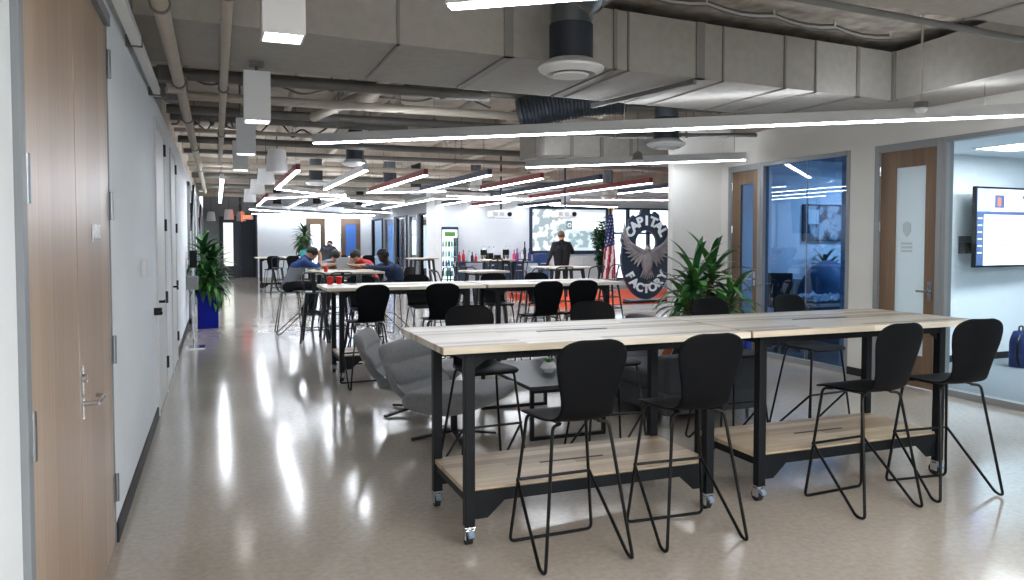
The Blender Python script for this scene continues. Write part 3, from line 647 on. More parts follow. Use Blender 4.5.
# ================================================================== FURNITURE
# ---- work table: butcher-block top and shelf on a charcoal steel frame with casters
def work_table():
    t = thing('work_table', '', 'table'); LX, LY = .72, .30
    tp = MB().box(-.895, .895, -.45, .45, 1.0, 1.035).build('tabletop', M_top, t, bevel=.003)
    MB().box(-.22, .22, -.012, .012, 1.0345, 1.037).build('cable_slot', M_tube, tp)
    fr = MB()
    for y in (-LY, LY): fr.box(-LX, LX, y-.02, y+.02, .945, .999)
    for x in (-LX, LX): fr.box(x-.02, x+.02, -LY, LY, .945, .999)
    fr.build('apron', M_steel, t)
    for sx in (-1, 1):
        for sy in (-1, 1):
            x, y = sx*LX, sy*LY
            MB().box(x-.026, x+.026, y-.026, y+.026, .10, .999).build('leg', M_steel, t, bevel=.004)
            g = MB(); g2 = MB()
            g.prism([(x-sx*.024, .10+.03), (x-sx*.024, .235), (x-sx*.22, .235), (x-sx*.10, .13)], y-sy*.0-.004, y+.004, 'y')
            g2.prism([(x-sx*.024, .945), (x-sx*.024, .90), (x-sx*.10, .945)], y-.004, y+.004, 'y')
            g.build('gusset', M_steel, t); g2.build('top_gusset', M_steel, t)
            ca = MB(); ca.box(x-.03, x+.03, y-.03, y+.03, .092, .10).cyl((x, y, .075), (x, y, .095), .02, 14)
            ca.box(x-.026, x-.020, y-.02, y+.03, .03, .088).box(x+.020, x+.026, y-.02, y+.03, .03, .088).box(x-.026, x+.026, y-.03, y+.02, .078, .086)
            co = ca.build('caster', M_chrome, t, bevel=.002)
            MB().cyl((x-.016, y+.015, .036), (x+.016, y+.015, .036), .036, 22).build('wheel', M_rubber, co, smooth='angle')
            MB().prism([(y-.045, .05), (y-.05, .065), (y-.02, .085), (y, .06)], x-.014, x+.014, 'x').build('brake', mat('blue_grey_plastic', '#7f95ab', .4), co)
    sh = MB().box(-LX+.026, LX-.026, -LY+.0, LY, .262, .288).box(-LX-.02, -LX+.026, -LY+.028, LY-.028, .262, .288).box(LX-.026, LX+.02, -LY+.028, LY-.028, .262, .288).build('shelf', M_shelf, t)
    MB().box(-.2, .2, -.01, .01, .2875, .2895).build('cable_slot', M_tube, sh)
    sf = MB()
    for y in (-LY-.006, LY+.006): sf.box(-LX+.02, LX-.02, y-.006, y+.006, .215, .275)
    for x in (-LX-.006, LX+.006): sf.box(x-.006, x+.006, -LY+.02, LY-.02, .215, .275)
    sf.build('shelf_frame', M_steel, t)
    return t
wt = work_table(); wt.location = (1.895, 3.95, 0)
wt['label'] = 'butcher-block worktable on casters, left one of the near pair'
dup(wt, (3.70, 3.95, 0), 0, 'butcher-block worktable on casters, right one of the near pair')
dup(wt, (1.98, 8.73, 0), 0, 'butcher-block worktable of the middle row, left one, beside the corridor')
dup(wt, (3.80, 8.73, 0), 0, 'butcher-block worktable of the middle row, right one')
dup(wt, (1.95, 24.2, 0), 0, 'far butcher-block worktable against the white end wall, left one')
dup(wt, (3.75, 24.2, 0), 0, 'far butcher-block worktable where a dark-clothed person leans')
for o in [o for o in bpy.data.objects if o.get('category') == 'table' and o.name.startswith('work_table')]: o['group'] = 'butcher-block worktables'

# ---- bar stool: black bent-plywood shell on a bent black tube frame
def shell_surface():
    cl = [(.205, .672), (.19, .686), (.14, .692), (.05, .688), (-.05, .684), (-.12, .688), (-.165, .705), (-.192, .74), (-.208, .79), (-.222, .85), (-.236, .91), (-.246, .96), (-.254, 1.00), (-.260, 1.035), (-.264, 1.06), (-.266, 1.074)]
    wd = [.160, .192, .205, .205, .192, .172, .150, .140, .144, .160, .177, .187, .187, .172, .135, .075]
    cv = [0, .0, .004, .008, .010, .012, .014, .016, .018, .020, .022, .024, .024, .020, .014, .006]
    rows = []; N = 10
    for i, (y, z) in enumerate(cl):
        row = []
        p = Vector(cl[min(i+1, len(cl)-1)]); q = Vector(cl[max(i-1, 0)]); tdir = (p-q).normalized(); nrm = Vector((-tdir.y, tdir.x))
        if nrm.x < 0 and i > 6: nrm = -nrm
        if i <= 6: nrm = Vector((0, 1)) if i < 5 else Vector((.5, .8))
        for k in range(N+1):
            u = k/N*2-1; c = cv[i]*u*u
            zz = z if z < .70 else .70+(z-.70)*1.05
            row.append((u*wd[i], y+nrm.x*c, zz+nrm.y*c))
        rows.append(row)
    return rows
def bar_stool():
    t = thing('bar_stool', '', 'bar stool')
    MB().grid(shell_surface()).build('seat_shell', M_black, t, smooth=True, solid=.012, sub=1)
    r = .0085; zf = .335
    def X(s, x): return s*x
    f1 = MB()
    # front legs and the floor bar that joins them
    f1.tube(round_path([(-.12, .12, .672), (-.165, .155, .672), (-.235, .215, .012), (.235, .215, .012), (.165, .155, .672), (.12, .12, .672)], .03), r, 8)
    f1.build('front_leg_hoop', M_tube, t, smooth='angle')
    for s in (-1, 1):
        # rear leg drops to the floor, then folds forward and up to the footrest
        MB().tube(round_path([(s*.10, -.09, .672), (s*.15, -.115, .668), (s*.232, -.215, .012), (s*.236, -.16, .012), (s*.205, .186, .337)], .028), r, 8).build('rear_leg', M_tube, t, smooth='angle')
    MB().cyl((-.207, .188, zf), (.207, .188, zf), r, 8).build('footrest', M_tube, t)
    for s in (-1, 1): MB().bar((s*.12, .12, .674), (s*.10, -.09, .674), .02, .006).build('seat_bracket', M_tube, t)
    return t
bs = bar_stool(); bs['group'] = 'black plywood bar stools'; used = False
def stool(x, y, rz, label, group='black plywood bar stools'):
    global used
    if not used:
        used = True; bs.location = (x, y, 0); bs.rotation_euler = (0, 0, rz); bs['label'] = label; bs['group'] = group; return bs
    return dup(bs, (x, y, 0), rz, label, group)
stool(1.615, 3.385, .02, 'black plywood bar stool at the near table front, leftmost')
stool(2.29, 3.385, -.05, 'black plywood bar stool in front of the joint between the near tables')
stool(3.525, 3.40, .06, 'black plywood bar stool at the near table front, second from right')
stool(4.185, 3.41, -.10, 'black plywood bar stool at the near table front, rightmost')
stool(1.66, 4.86, PI+.06, 'black plywood bar stool behind the near table, beside the grey lounge chair')
stool(2.60, 4.86, PI-.04, 'black plywood bar stool behind the near table, before the low coffee table')
stool(3.66, 4.86, PI+.03, 'black plywood bar stool behind the near table, before the dark sofa')
stool(4.50, 4.90, PI+.10, 'black plywood bar stool behind the near table, before the blue office window')
stool(1.47, 8.08, .10, 'black bar stool at the front of the middle table, leftmost')
stool(2.27, 8.06, -.15, 'black bar stool at the front of the middle table, second from left')
stool(3.45, 8.05, .05, 'black bar stool at the front of the middle table, third from left')
stool(3.93, 8.10, -.05, 'black bar stool at the front of the middle table, rightmost')
stool(1.74, 9.72, PI, 'black bar stool on the far side of the middle table, leftmost')
stool(2.50, 9.72, PI+.1, 'black bar stool on the far side of the middle table, second from left')
stool(3.55, 9.74, PI-.1, 'black bar stool on the far side of the middle table, third from left')
stool(4.22, 9.74, PI, 'black bar stool on the far side of the middle table, rightmost')
stool(1.5, 23.4, .1, 'far black bar stool left of the person leaning on the far table')
stool(2.1, 23.45, -.1, 'far black bar stool, second at the far tables')
stool(2.55, 25.0, PI, 'far black bar stool behind the far left table')
stool(3.5, 23.4, 0, 'far black bar stool, third at the far tables')
stool(4.3, 23.5, 0, 'far black bar stool at the right end of the far tables')

# ---- metal cafe furniture
M_cafe = mat('gunmetal_paint', '#30363c', .32, metal=.5)
def cafe_table(label, x, y, w_, d_, rz=0, round_=False, h=1.035):
    t = thing('cafe_table', label, 'table', (x, y, 0), rz, 'metal-legged cafe tables')
    if round_: MB().lathe([(.001, h-.03), (w_/2, h-.03), (w_/2, h), (.001, h)], n=36).build('tabletop', M_top, t, smooth='angle')
    else: MB().box(-w_/2, w_/2, -d_/2, d_/2, h-.032, h).build('tabletop', M_top, t, bevel=.006)
    k = .36 if round_ else .44
    for sx in (-1, 1):
        for sy in (-1, 1):
            a = Vector((sx*w_*k*.72, sy*d_*k*.72, h-.03)); b = Vector((sx*w_*k, sy*d_*k, 0))
            MB().tube([a, b], [.042, .020], 6).build('leg', M_cafe, t)
    MB().box(-w_*k*.78, w_*k*.78, -d_*k*.78, d_*k*.78, h-.075, h-.031).build('apron', M_cafe, t)
    return t
cafe_table('metal-legged table where the seated group works', 2.0, 13.0, 1.1, 1.3)
cafe_table('square wood-topped metal table behind the middle row, before the counters', 4.2, 12.2, .66, .66, .1)
cafe_table('wood-topped metal table in front of the standing man', 6.25, 13.5, 1.0, .8)
cafe_table('small far metal table beside the white column', 5.5, 21.4, .8, .7)
cafe_table('far metal table before the drinks fridge', 6.9, 19.0, .8, .7)
def metal_stool():
    t = thing('metal_stool', '', 'metal stool')
    MB().lathe([(.001, .748), (.15, .748), (.165, .755), (.165, .765), (.15, .77), (.001, .765)], n=20).build('seat', M_cafe, t, smooth='angle')
    for sx in (-1, 1):
        for sy in (-1, 1): MB().tube([(sx*.11, sy*.11, .75), (sx*.2, sy*.2, 0)], [.024, .014], 6).build('leg', M_cafe, t)
    for z, q in ((.42, .153), (.20, .18)):
        b = MB(); b.tube([(-q, -q, z), (q, -q, z), (q, q, z), (-q, q, z)], .008, 6, close=True); b.build('brace', M_cafe, t)
    bk = MB(); bk.tube(round_path([(-.15, -.02, .76), (-.17, -.12, 1.03), (-.12, -.2, 1.06), (.12, -.2, 1.06), (.17, -.12, 1.03), (.15, -.02, .76)], .06), .011, 8)
    bk.bar((0, -.155, .76), (0, -.2, 1.06), .05, .006); bk.build('backrest', M_cafe, t, smooth='angle'); return t
ms = metal_stool(); mused = False
def mstool(x, y, rz, label):
    global mused
    if not mused: mused = True; ms.location = (x, y, 0); ms.rotation_euler = (0, 0, rz); ms['label'] = label; ms['group'] = 'gunmetal cafe stools'; return ms
    return dup(ms, (x, y, 0), rz, label, 'gunmetal cafe stools')
mstool(1.38, 11.9, -.2, 'gunmetal stool with a low back next to the red cups, at the corridor')
mstool(1.75, 11.9, .1, 'gunmetal stool in front of the seated group table')
mstool(3.5, 12.3, -PI/2, 'gunmetal stool right of the seated person in blue')
mstool(4.2, 13.0, PI, 'gunmetal stool behind the square metal table')
mstool(5.1, 12.3, PI/2, 'gunmetal stool right of the square metal table')
mstool(5.95, 12.85, 0, 'gunmetal stool in front of the table where the man stands')
mstool(6.6, 12.85, .2, 'gunmetal stool at the table before the man, right side')
mstool(7.3, 13.5, PI/2, 'gunmetal stool with a bent rail back next to the flag')
mstool(6.15, 20.9, PI/2+.3, 'far gunmetal stool right of the table beside the white column')
mstool(4.9, 21.2, -PI/2, 'far gunmetal stool left of the table beside the white column')
mstool(6.6, 18.3, 0, 'far gunmetal stool before the drinks fridge, left one')
mstool(7.3, 18.3, 0, 'far gunmetal stool before the drinks fridge, right one')
mstool(1.6, 22.6, 0, 'far gunmetal stool in front of the far tables, near the corridor')
mstool(2.4, 22.5, .2, 'far gunmetal stool in front of the far tables, second')

# ---- grey lounge chairs on a four-armed swivel foot
def lounge_chair():
    t = thing('lounge_chair', '', 'lounge chair')
    # seat cushion and back cushion from padded sections swept across the width
    def pad(profile, hw, name, puff):
        rows = []; N = 14
        for k in range(N+1):
            u = k/N*2-1; a = abs(u); sh = (1-a**4)*1.0
            cy = sum(p[0] for p in profile)/len(profile); cz = sum(p[1] for p in profile)/len(profile)
            row = []
            for (y, z) in profile:
                f = .82+.18*max(0, sh)**.5 if a < 1 else .72
                row.append((u*hw, cy+(y-cy)*f, cz+(z-cz)*f+puff*a*a))
            rows.append(row+[row[0]])
        m = MB().grid(rows)
        n = len(profile)+1
        m.f.append(tuple(range(n-1))); m.m.append(0); m.f.append(tuple(N*n+k for k in range(n-2, -1, -1))); m.m.append(0)
        return m
    seat = [(-.30, .25), (-.05, .205), (.15, .215), (.34, .29), (.44, .385), (.425, .42), (.32, .435), (.10, .41), (-.10, .39), (-.26, .385), (-.33, .34)]
    pad(seat, .355, 's', .015).build('seat', M_grey_felt, t, smooth=True, sub=1)
    back = [(-.20, .34), (-.29, .30), (-.36, .37), (-.44, .53), (-.51, .70), (-.525, .73), (-.49, .745), (-.445, .735), (-.405, .68), (-.385, .61), (-.425, .595), (-.365, .575), (-.315, .50), (-.295, .44), (-.335, .43), (-.27, .41)]
    pad(back, .345, 'b', .0).build('backrest', M_grey_felt, t, smooth=True, sub=1)
    MB().lathe([(.05, .05), (.028, .06), (.026, .25), (.10, .262), (.10, .27)], n=20).build('column', M_tube, t, smooth='angle')
    for k in range(4):
        a = PI/4+k*PI/2; c, s = math.cos(a), math.sin(a)
        MB().bar((c*.02, s*.02, .055), (c*.34, s*.34, .012), .045, .018).build('foot_arm', M_tube, t, bevel=.004)
    for s in (-1, 1): MB().cyl((s*.335, -.40, .50), (s*.352, -.40, .50), .012, 10).build('button', M_chrome, t)
    return t
lc = lounge_chair(); lc.location = (1.72, 5.72, 0); lc.rotation_euler = (0, 0, -math.radians(138)); lc['label'] = 'grey upholstered lounge chair behind the near table corner, nearer one'; lc['group'] = 'grey lounge chairs'
dup(lc, (1.66, 6.70, 0), -math.radians(112), 'grey upholstered lounge chair farther back, partly hidden by the nearer one', 'grey lounge chairs')

# ---- coffee table, planter
t = thing('coffee_table', 'low black coffee table with rectangular hoop legs', 'coffee table', (2.56, 5.98, 0))
MB().box(-.34, .34, -.62, .62, .395, .425).build('tabletop', mat('black_laminate', '#2c2f33', .3), t, bevel=.003)
for y in (-.58, .58):
    h = MB()
    for x in (-.31, .31): h.box(x-.014, x+.014, y-.014, y+.014, 0, .395)
    h.box(-.296, .296, y-.014, y+.014, 0, .028).box(-.296, .296, y-.014, y+.014, .367, .395); h.build('leg_frame', M_tube, t)
def facet_pot(m, s, c=(0, 0, 0)):
    vs = []; n = 6
    for z, r, o in ((0, .5, 0), (.45, 1, .5), (1, .62, 0)):
        for k in range(n): a = 2*PI*(k+o)/n; vs.append((c[0]+s*r*math.cos(a), c[1]+s*r*math.sin(a), c[2]+s*1.2*z))
    fs = [tuple(range(5, -1, -1))]
    for l in range(2):
        for k in range(n):
            k2 = (k+1) % n; a, b, c_, d = l*n+k, l*n+k2, (l+1)*n+k2, (l+1)*n+k
            if l == 0: fs += [(a, b, d), (d, b, c_)] if 0 else [(a, b, c_+0), (a, c_, d)]
            else: fs += [(a, b, c_), (a, c_, d)]
    return m.add(vs, fs)
t = thing('faceted_planter', 'small white faceted planter with a succulent on the coffee table', 'planter', (2.62, 5.92, .425))
facet_pot(MB(), .075).build('pot', mat('white_ceramic', '#e6e7e8', .3), t)
sp = MB()
for k in range(16):
    a = k*2.4; q = .012+.0025*k; sp.tube([(0, 0, .085), (math.cos(a)*q*.8, math.sin(a)*q*.8, .115), (math.cos(a)*q*1.5, math.sin(a)*q*1.5, .13-.001*k)], [.010, .010, .001], 5)
sp.build('succulent', M_leaf2, t)

# ---- sofa
t = thing('sofa', 'charcoal upholstered sofa seen from its arm end behind the near table', 'sofa', (3.85, 6.25, 0), 0)
MB().box(-.5, .5, -.98, .98, .12, .30).build('base', M_sofa, t, bevel=.02)
for y0, y1 in ((-.80, .0), (.0, .80)): MB().box(-.52, .22, y0+.006, y1-.006, .30, .46).build('seat_cushion', M_sofa, t, bevel=.035)
MB().box(-.48, .5, -.98, -.81, .28, .60).build('armrest', M_sofa, t, bevel=.03); MB().box(-.48, .5, .81, .98, .28, .60).build('armrest', M_sofa, t, bevel=.03)
MB().box(.30, .5, -.80, .80, .28, .74).build('backrest', M_sofa, t, bevel=.035)
for y0, y1 in ((-.79, -.005), (.005, .79)): MB().box(.12, .31, y0, y1, .45, .78).build('back_cushion', M_sofa, t, bevel=.05)
for x in (-.42, .42):
    for y in (-.88, .88): MB().box(x-.025, x+.025, y-.025, y+.025, 0, .12).build('foot', M_chrome, t, bevel=.004)
def cushion(label, loc, s, rot, m):
    o = MB().ball((0, 0, 0), (s, s*.32, s), 20, 12).build('throw_cushion', m, None, smooth=True)
    for v in o.data.vertices:
        x, y, z = v.co; k = 1-.0; ax = max(abs(x), abs(z))/s
        l = math.hypot(x, z)
        if l > 1e-6: f = (l/max(abs(x), abs(z)))**.75; v.co = (x*f, y, z*f)
    o.location = loc; o.rotation_euler = rot; return tag(o, label, 'cushion')
cushion('dark teal cushion leaning in the middle of the charcoal sofa', (3.86, 5.99, .62), .19, (-.35, 0, .3), mat('dark_teal_cloth', '#2b363b', .9))
cushion('pale grey cushion at the far end of the charcoal sofa', (3.62, 6.82, .63), .18, (-.3, 0, 1.2), mat('pale_cloth', '#b9c4c6', .9))
t = thing('magazine', 'white magazine with orange print standing on the sofa', 'magazine', (3.62, 5.66, .62)); t.rotation_euler = (.3, .25, .3)
MB().box(-.09, .09, -.006, .006, -.13, .13).build('pages', mat('paper', '#e9e6e0', .6), t); MB().box(-.03, .075, -.0075, -.006, -.10, .02).build('picture', mat('orange_print', '#c26a3e', .6), t)
t = thing('blue_bottle', 'small cobalt blue bottle on the sofa arm near the table leg', 'bottle', (4.24, 5.36, .60)); MB().lathe([(.001, 0), (.035, 0), (.037, .01), (.037, .11), (.015, .14), (.015, .16), (.001, .16)], n=18).build('body', mat('cobalt_plastic', '#1c3fb4', .3), t, smooth='angle'); MB().cyl((0, 0, .16), (0, 0, .185), .017, 14).build('cap', M_tube, t)

# ================================================================== PLANTS
def blade(m, base, az, L, wd, lift, droop, tip=.0, seg=7):
    """arching leaf with a folded midrib"""
    pts = []; p = Vector(base); el = lift
    for k in range(seg+1):
        pts.append(p.copy()); p = p+Vector((math.cos(az)*math.cos(el), math.sin(az)*math.cos(el), math.sin(el)))*(L/seg); el -= droop/seg*(1+.7*k/seg)
    side = Vector((-math.sin(az), math.cos(az), 0)); rows = []
    for k, q in enumerate(pts):
        s = k/seg; ww = wd*(math.sin(PI*min(1, s*.86+.14))**.75)*(1 if s < 1 else .02)
        if k == seg: ww = .002
        rows.append([q+side*ww*.5+Vector((0, 0, ww*.18)), q, q-side*ww*.5+Vector((0, 0, ww*.18))])
    m.grid(rows)
def dracaena(label, loc, heads, pot, lim=((-9, 9), (-9, 9))):
    cat = 'plant'
    t = thing('potted_plant', label, cat, loc)
    pot(t); st = MB(); fo = MB()
    for (x, y, zb, z, n, L, wd, lo, hi) in heads:
        st.tube(round_path([(x*.3, y*.3, zb), (x*.6, y*.6, (zb+z)/2), (x, y, z)], .1), .018, 8)
        for k in range(n):
            az = k*2.399+random.uniform(-.2, .2); s = k/n
            fo.cur = 1 if k % 5 == 0 else 0
            blade(fo, (x, y, z-.28*(1-s)), az, L*random.uniform(.8, 1.1), wd*random.uniform(.85, 1.15), lo+(hi-lo)*s, random.uniform(1.0, 2.0)*(1-s*.6))
    fo.v = [(min(max(x, lim[0][0]), lim[0][1]), min(max(y, lim[1][0]), lim[1][1]), z) for x, y, z in fo.v]      # leaves press against the wall
    st.build('stem', M_stem, t, smooth='angle'); fo.build('foliage', [M_leaf, M_leaf2], t, smooth=True); return t
random.seed(11)
def round_pot(t):
    MB().lathe([(.001, 0), (.17, 0), (.2, .02), (.235, .4), (.235, .42), (.21, .42), (.205, .37), (.001, .37)], n=32).build('pot', mat('charcoal_ceramic', '#34383d', .5), t, smooth='angle')
    MB().lathe([(.001, .375), (.2, .375)], n=24).build('soil', M_soil, t)
dracaena('big broad-leaved green plant behind the near tables, before the white column', (4.72, 6.72, 0),
         [(-.12, -.05, .37, 1.20, 30, .48, .075, -.2, 1.35), (.16, .05, .37, 1.24, 30, .5, .08, -.25, 1.4), (.0, .15, .37, 1.0, 26, .50, .08, -.3, 1.1), (.30, -.10, .37, .98, 24, .46, .075, -.3, 1.1), (-.28, -.12, .37, .95, 26, .46, .075, -.4, 1.0), (.1, -.2, .37, .85, 22, .4, .07, -.4, 1.0)], round_pot)
random.seed(3)
def cube_pot(t):
    m = MB(); a = .17
    m.prism([(-a*.94, -a*.94), (a*.94, -a*.94), (a*.94, a*.94), (-a*.94, a*.94)], 0, .02)
    for (x0, x1, y0, y1) in ((-a, -a+.02, -a, a), (a-.02, a, -a, a), (-a+.02, a-.02, -a, -a+.02), (-a+.02, a-.02, a-.02, a)): m.box(x0, x1, y0, y1, .0, .64)
    m.build('pot', M_blue, t); MB().box(-a+.02, a-.02, -a+.02, a-.02, .5, .58).build('soil', M_soil, t)
dracaena('bushy long-leaved plant in a tall cobalt blue planter at the corridor', (-.16, 14.5, 0),
         [(-.06, 0, .55, 1.38, 46, .46, .085, -.4, 1.35), (.08, .05, .55, 1.2, 46, .46, .085, -.5, 1.3), (.02, -.1, .55, 1.0, 46, .44, .085, -.5, 1.1), (.14, -.04, .55, .9, 40, .40, .08, -.7, 1.0), (-.10, -.04, .55, 1.0, 40, .34, .08, -.6, 1.0), (.05, 0, .55, .8, 40, .38, .08, -.8, .6)], cube_pot, ((-.33, 9), (-9, 9)))
random.seed(9)
def small_pot(t): MB().lathe([(.001, 0), (.15, 0), (.19, .4), (.17, .4), (.16, .36), (.001, .36)], n=24).build('pot', M_white2, t, smooth='angle')
dracaena('slim green plant far back against the white end wall', (3.27, 31.6, 0),
         [(0, 0, .35, 1.85, 44, .55, .10, -.2, 1.35), (.1, .1, .35, 1.4, 40, .55, .10, -.6, .9), (-.12, .0, .35, 1.55, 34, .5, .10, -.6, .9)], small_pot)
t = thing('topiary_plant', 'tall clipped dark green plant between the screen and the flag', 'plant', (11.42, 21.6, 0))
small_pot(t); MB().tube([(0, 0, .35), (.05, 0, 1.0), (0, 0, 2.0)], .03, 8).build('trunk', M_stem, t)
fo = MB(); random.seed(4)
for k in range(760):
    z = random.choice((random.gauss(1.72, .2), random.gauss(1.42, .12), random.gauss(1.0, .14), random.gauss(.7, .08))); R_ = .30*math.exp(-((z-1.65)/.42)**2)+.15*math.exp(-((z-1.0)/.3)**2)
    az = random.uniform(0, 2*PI); q = R_*math.sqrt(random.random()); blade(fo, (q*math.cos(az), q*math.sin(az), z), az, .17, .11, random.uniform(-.4, .8), .6, seg=3)
fo.build('foliage', mat('dark_leaf', '#1f4a26', .5), t)

# ================================================================== PEOPLE
def limb_mesh(chains, extra):
    """skinned chains plus rounded pieces, fused into one continuous skin"""
    parts = []
    for pts, rad in chains:
        parts.append((pts, rad))
    m = MB()
    for pts, rad in parts:
        P = [Vector(p) for p in pts]; Q = []; R_ = []
        for i in range(len(P)-1):
            n = max(2, int((P[i+1]-P[i]).length/.03))
            for k in range(n): s = k/n; Q.append(P[i].lerp(P[i+1], s)); R_.append(rad[i]*(1-s)+rad[i+1]*s)
        Q.append(P[-1]); R_.append(rad[-1])
        m.tube(Q, R_, 12)
        for q, rr in ((Q[0], R_[0]), (Q[-1], R_[-1])): m.ball(q, rr, 12, 8)
        for p, rr in zip(P[1:-1], rad[1:-1]): m.ball(p, rr*1.01, 12, 8)
    for c, r in extra: m.ball(c, r, 16, 12)
    return m
def person(label, loc, rz, J, col, hair_kind='short', vox=.011):
    """J: joints in the person's own axes (x right, y forward, z up)"""
    t = thing('person', label, 'person', loc, rz); V = Vector
    hip, chest, neck, head = V(J['hip']), V(J['chest']), V(J['neck']), V(J['head'])
    up = (head-neck).normalized(); fw = V(J.get('look', (0, 1, 0))).normalized(); fw = (fw-up*fw.dot(up)).normalized(); rt = fw.cross(up)
    side = V(J.get('side', (1, 0, 0)))
    ch = []; ex = []
    for s in (-1, 1):
        bk = J.get('bulk', 1.0); ch.append(([hip+side*s*.075, (hip+chest)/2+side*s*.07*bk, chest+side*s*.09*bk], [.12, .108*bk, .112*bk]))
        sh = neck+side*s*.185-V((0, 0, .065)) if 'sh' not in J else V(J['sh'][0 if s < 0 else 1])
        ch.append(([chest+side*s*.06, sh], [.10, .066])); ch.append(([neck-V((0, 0, .01)), sh+V((0, 0, .01))], [.055, .058]))
    ch.append(([chest, neck-V((0, 0, .0)), neck+(head-neck)*.55], [.10, .058, .05]))
    ctx = []
    for s, k in ((-1, 'L'), (1, 'R')):
        sh = neck+side*s*.185-V((0, 0, .065)); el, wr = V(J['el'+k]), V(J['wr'+k])
        ch.append(([sh, el, wr], [.062*bk, .047*bk, .030]))
        d = V(J['hand'+k]).normalized() if 'hand'+k in J else (wr-el).normalized()
        b = V((0, 0, 1)) if abs(d.z) < .8 else V((0, 1, 0)); sd = d.cross(b).normalized()*s
        ch.append(([wr, wr+d*.05, wr+d*.085], [.028, .034, .032])); ch.append(([wr+sd*.018+d*.02, wr+sd*.020+d*.085], [.02, .018])); ch.append(([wr-sd*.018+d*.02, wr-sd*.020+d*.085], [.02, .018]))
        for q, (o, ln) in enumerate(((.03, .066), (.011, .078), (-.009, .073), (-.028, .055))):
            a = wr+d*.085+sd*o; crl = d.cross(sd).normalized()*(.02+.006*q)
            ch.append(([a, a+d*ln*.5+crl*.3, a+d*ln+crl], [.0095, .009, .0075]))
        ch.append(([wr+d*.025+sd*.03, wr+d*.055+sd*.055, wr+d*.085+sd*.062], [.013, .011, .009]))
        hp = hip+side*s*.09; kn, an = V(J['kn'+k]), V(J['an'+k])
        ch.append(([hp, kn, an], [.088, .056, .040])); toe = an+V(J.get('toe', (0, 1, 0))).normalized()*.17-V((0, 0, .045))
        ch.append(([an-V((0, 0, .035)), toe], [.045, .036]))
    # head: skull, jaw, nose, ears
    m = limb_mesh(ch, [])
    def hb(dx, dy, dz, rx, ry, rz_, n=16):
        mm = MB().ball((0, 0, 0), (rx, ry, rz_), n, 12); M3 = Matrix((rt, fw, up)).transposed(); c = head+rt*dx+fw*dy+up*dz
        m.add([M3 @ V(v)+c for v in mm.v], mm.f)
    hb(0, 0, .03, .076, .092, .095); hb(0, .022, -.05, .058, .066, .062); hb(0, .093, -.012, .013, .018, .024, 10); hb(-.078, -.005, 0, .010, .020, .030, 10); hb(.078, -.005, 0, .010, .020, .030, 10)
    hb(0, .082, -.052, .024, .010, .010, 10)
    o = m.build('tmp', M_skin); md = o.modifiers.new('r', 'REMESH'); md.mode = 'VOXEL'; md.voxel_size = vox; md.use_smooth_shade = True
    md = o.modifiers.new('s', 'SMOOTH'); md.factor = .5; md.iterations = 2
    dg = bpy.context.evaluated_depsgraph_get(); dg.update(); me = bpy.data.meshes.new_from_object(o.evaluated_get(dg)); bpy.data.objects.remove(o)
    me.materials.clear()
    for mm in (col['skin'], col['shirt'], col['trousers'], col['shoes'], col.get('shirt2', col['shirt'])): me.materials.append(mm)
    segs = []
    def seg(a, b, k): segs.append((V(a), V(b), k))
    seg(hip, chest, 1); seg(chest, neck-V((0, 0, .03)), 1); seg(neck+up*.02, head, 0)
    for s, k in ((-1, 'L'), (1, 'R')):
        sh = neck+side*s*.185-V((0, 0, .065)); el, wr = V(J['el'+k]), V(J['wr'+k]); seg(chest, sh, 1)
        if col.get('long', True): seg(sh, el, 1); seg(el, wr-(wr-el)*.06, 1); seg(wr, wr+(wr-el).normalized()*.15, 0)
        else: mid = sh.lerp(el, .75); seg(sh, mid, 1); seg(mid+(el-sh)*.05, el, 0); seg(el, wr, 0); seg(wr, wr+(wr-el).normalized()*.15, 0)
        if 'hand'+k in J: seg(wr, wr+V(J['hand'+k]).normalized()*.15, 0)
        hp = hip+side*s*.09; kn, an = V(J['kn'+k]), V(J['an'+k]); seg(hp-V((0, 0, .03)), kn, 2); seg(kn, an, 2); seg(an-V((0, 0, .03)), an+V(J.get('toe', (0, 1, 0))).normalized()*.17-V((0, 0, .05)), 3)
    for p in me.polygons:
        c = p.center; best = 9; kk = 0
        for a, b, k in segs:
            ab = b-a; tt = max(0, min(1, (c-a).dot(ab)/max(1e-9, ab.length_squared))); d = (c-(a+ab*tt)).length-(.05 if k == 1 and ab.length > .15 else 0)
            if d < best: best = d; kk = k
        if kk == 1 and 'band' in col and c.z < col['band']: kk = 4
        p.material_index = kk
    me.shade_smooth(); b = bpy.data.objects.new('body', me); C.objects.link(b); b.parent = t
    # hair cap
    hm = MB(); n, k_ = 20, 10; vs = []; M3 = Matrix((rt, fw, up)).transposed(); c = head+up*.032
    for i in range(k_+1):
        for j in range(n):
            az = 2*PI*j/n; lim = 1.0 if math.sin(az) > .35 else (1.75 if abs(math.sin(az)) <= .35 else 2.15)
            th = lim*i/k_; dx, dy, dz = math.sin(th)*math.cos(az), math.sin(th)*math.sin(az), math.cos(th); rr = 1.0+.035*noise.noise(V((dx*4, dy*4, dz*4)))
            ext = 1.10
            vs.append(M3 @ V((dx*.079*ext*rr, dy*.095*ext*rr, dz*.100*ext*rr))+c)
    hm.add(vs, [(i*n+j, i*n+(j+1) % n, (i+1)*n+(j+1) % n, (i+1)*n+j) for i in range(k_) for j in range(n)])
    hm.build('hair', col['hair'], t, smooth=True, solid=.012)
    e = MB()
    for s in (-1, 1): e.ball(head+rt*s*.030+fw*.083+up*.012, .0085, 8, 6)
    e.build('eyes', mat('eye_dark', '#14100e', .3), t)
    return t
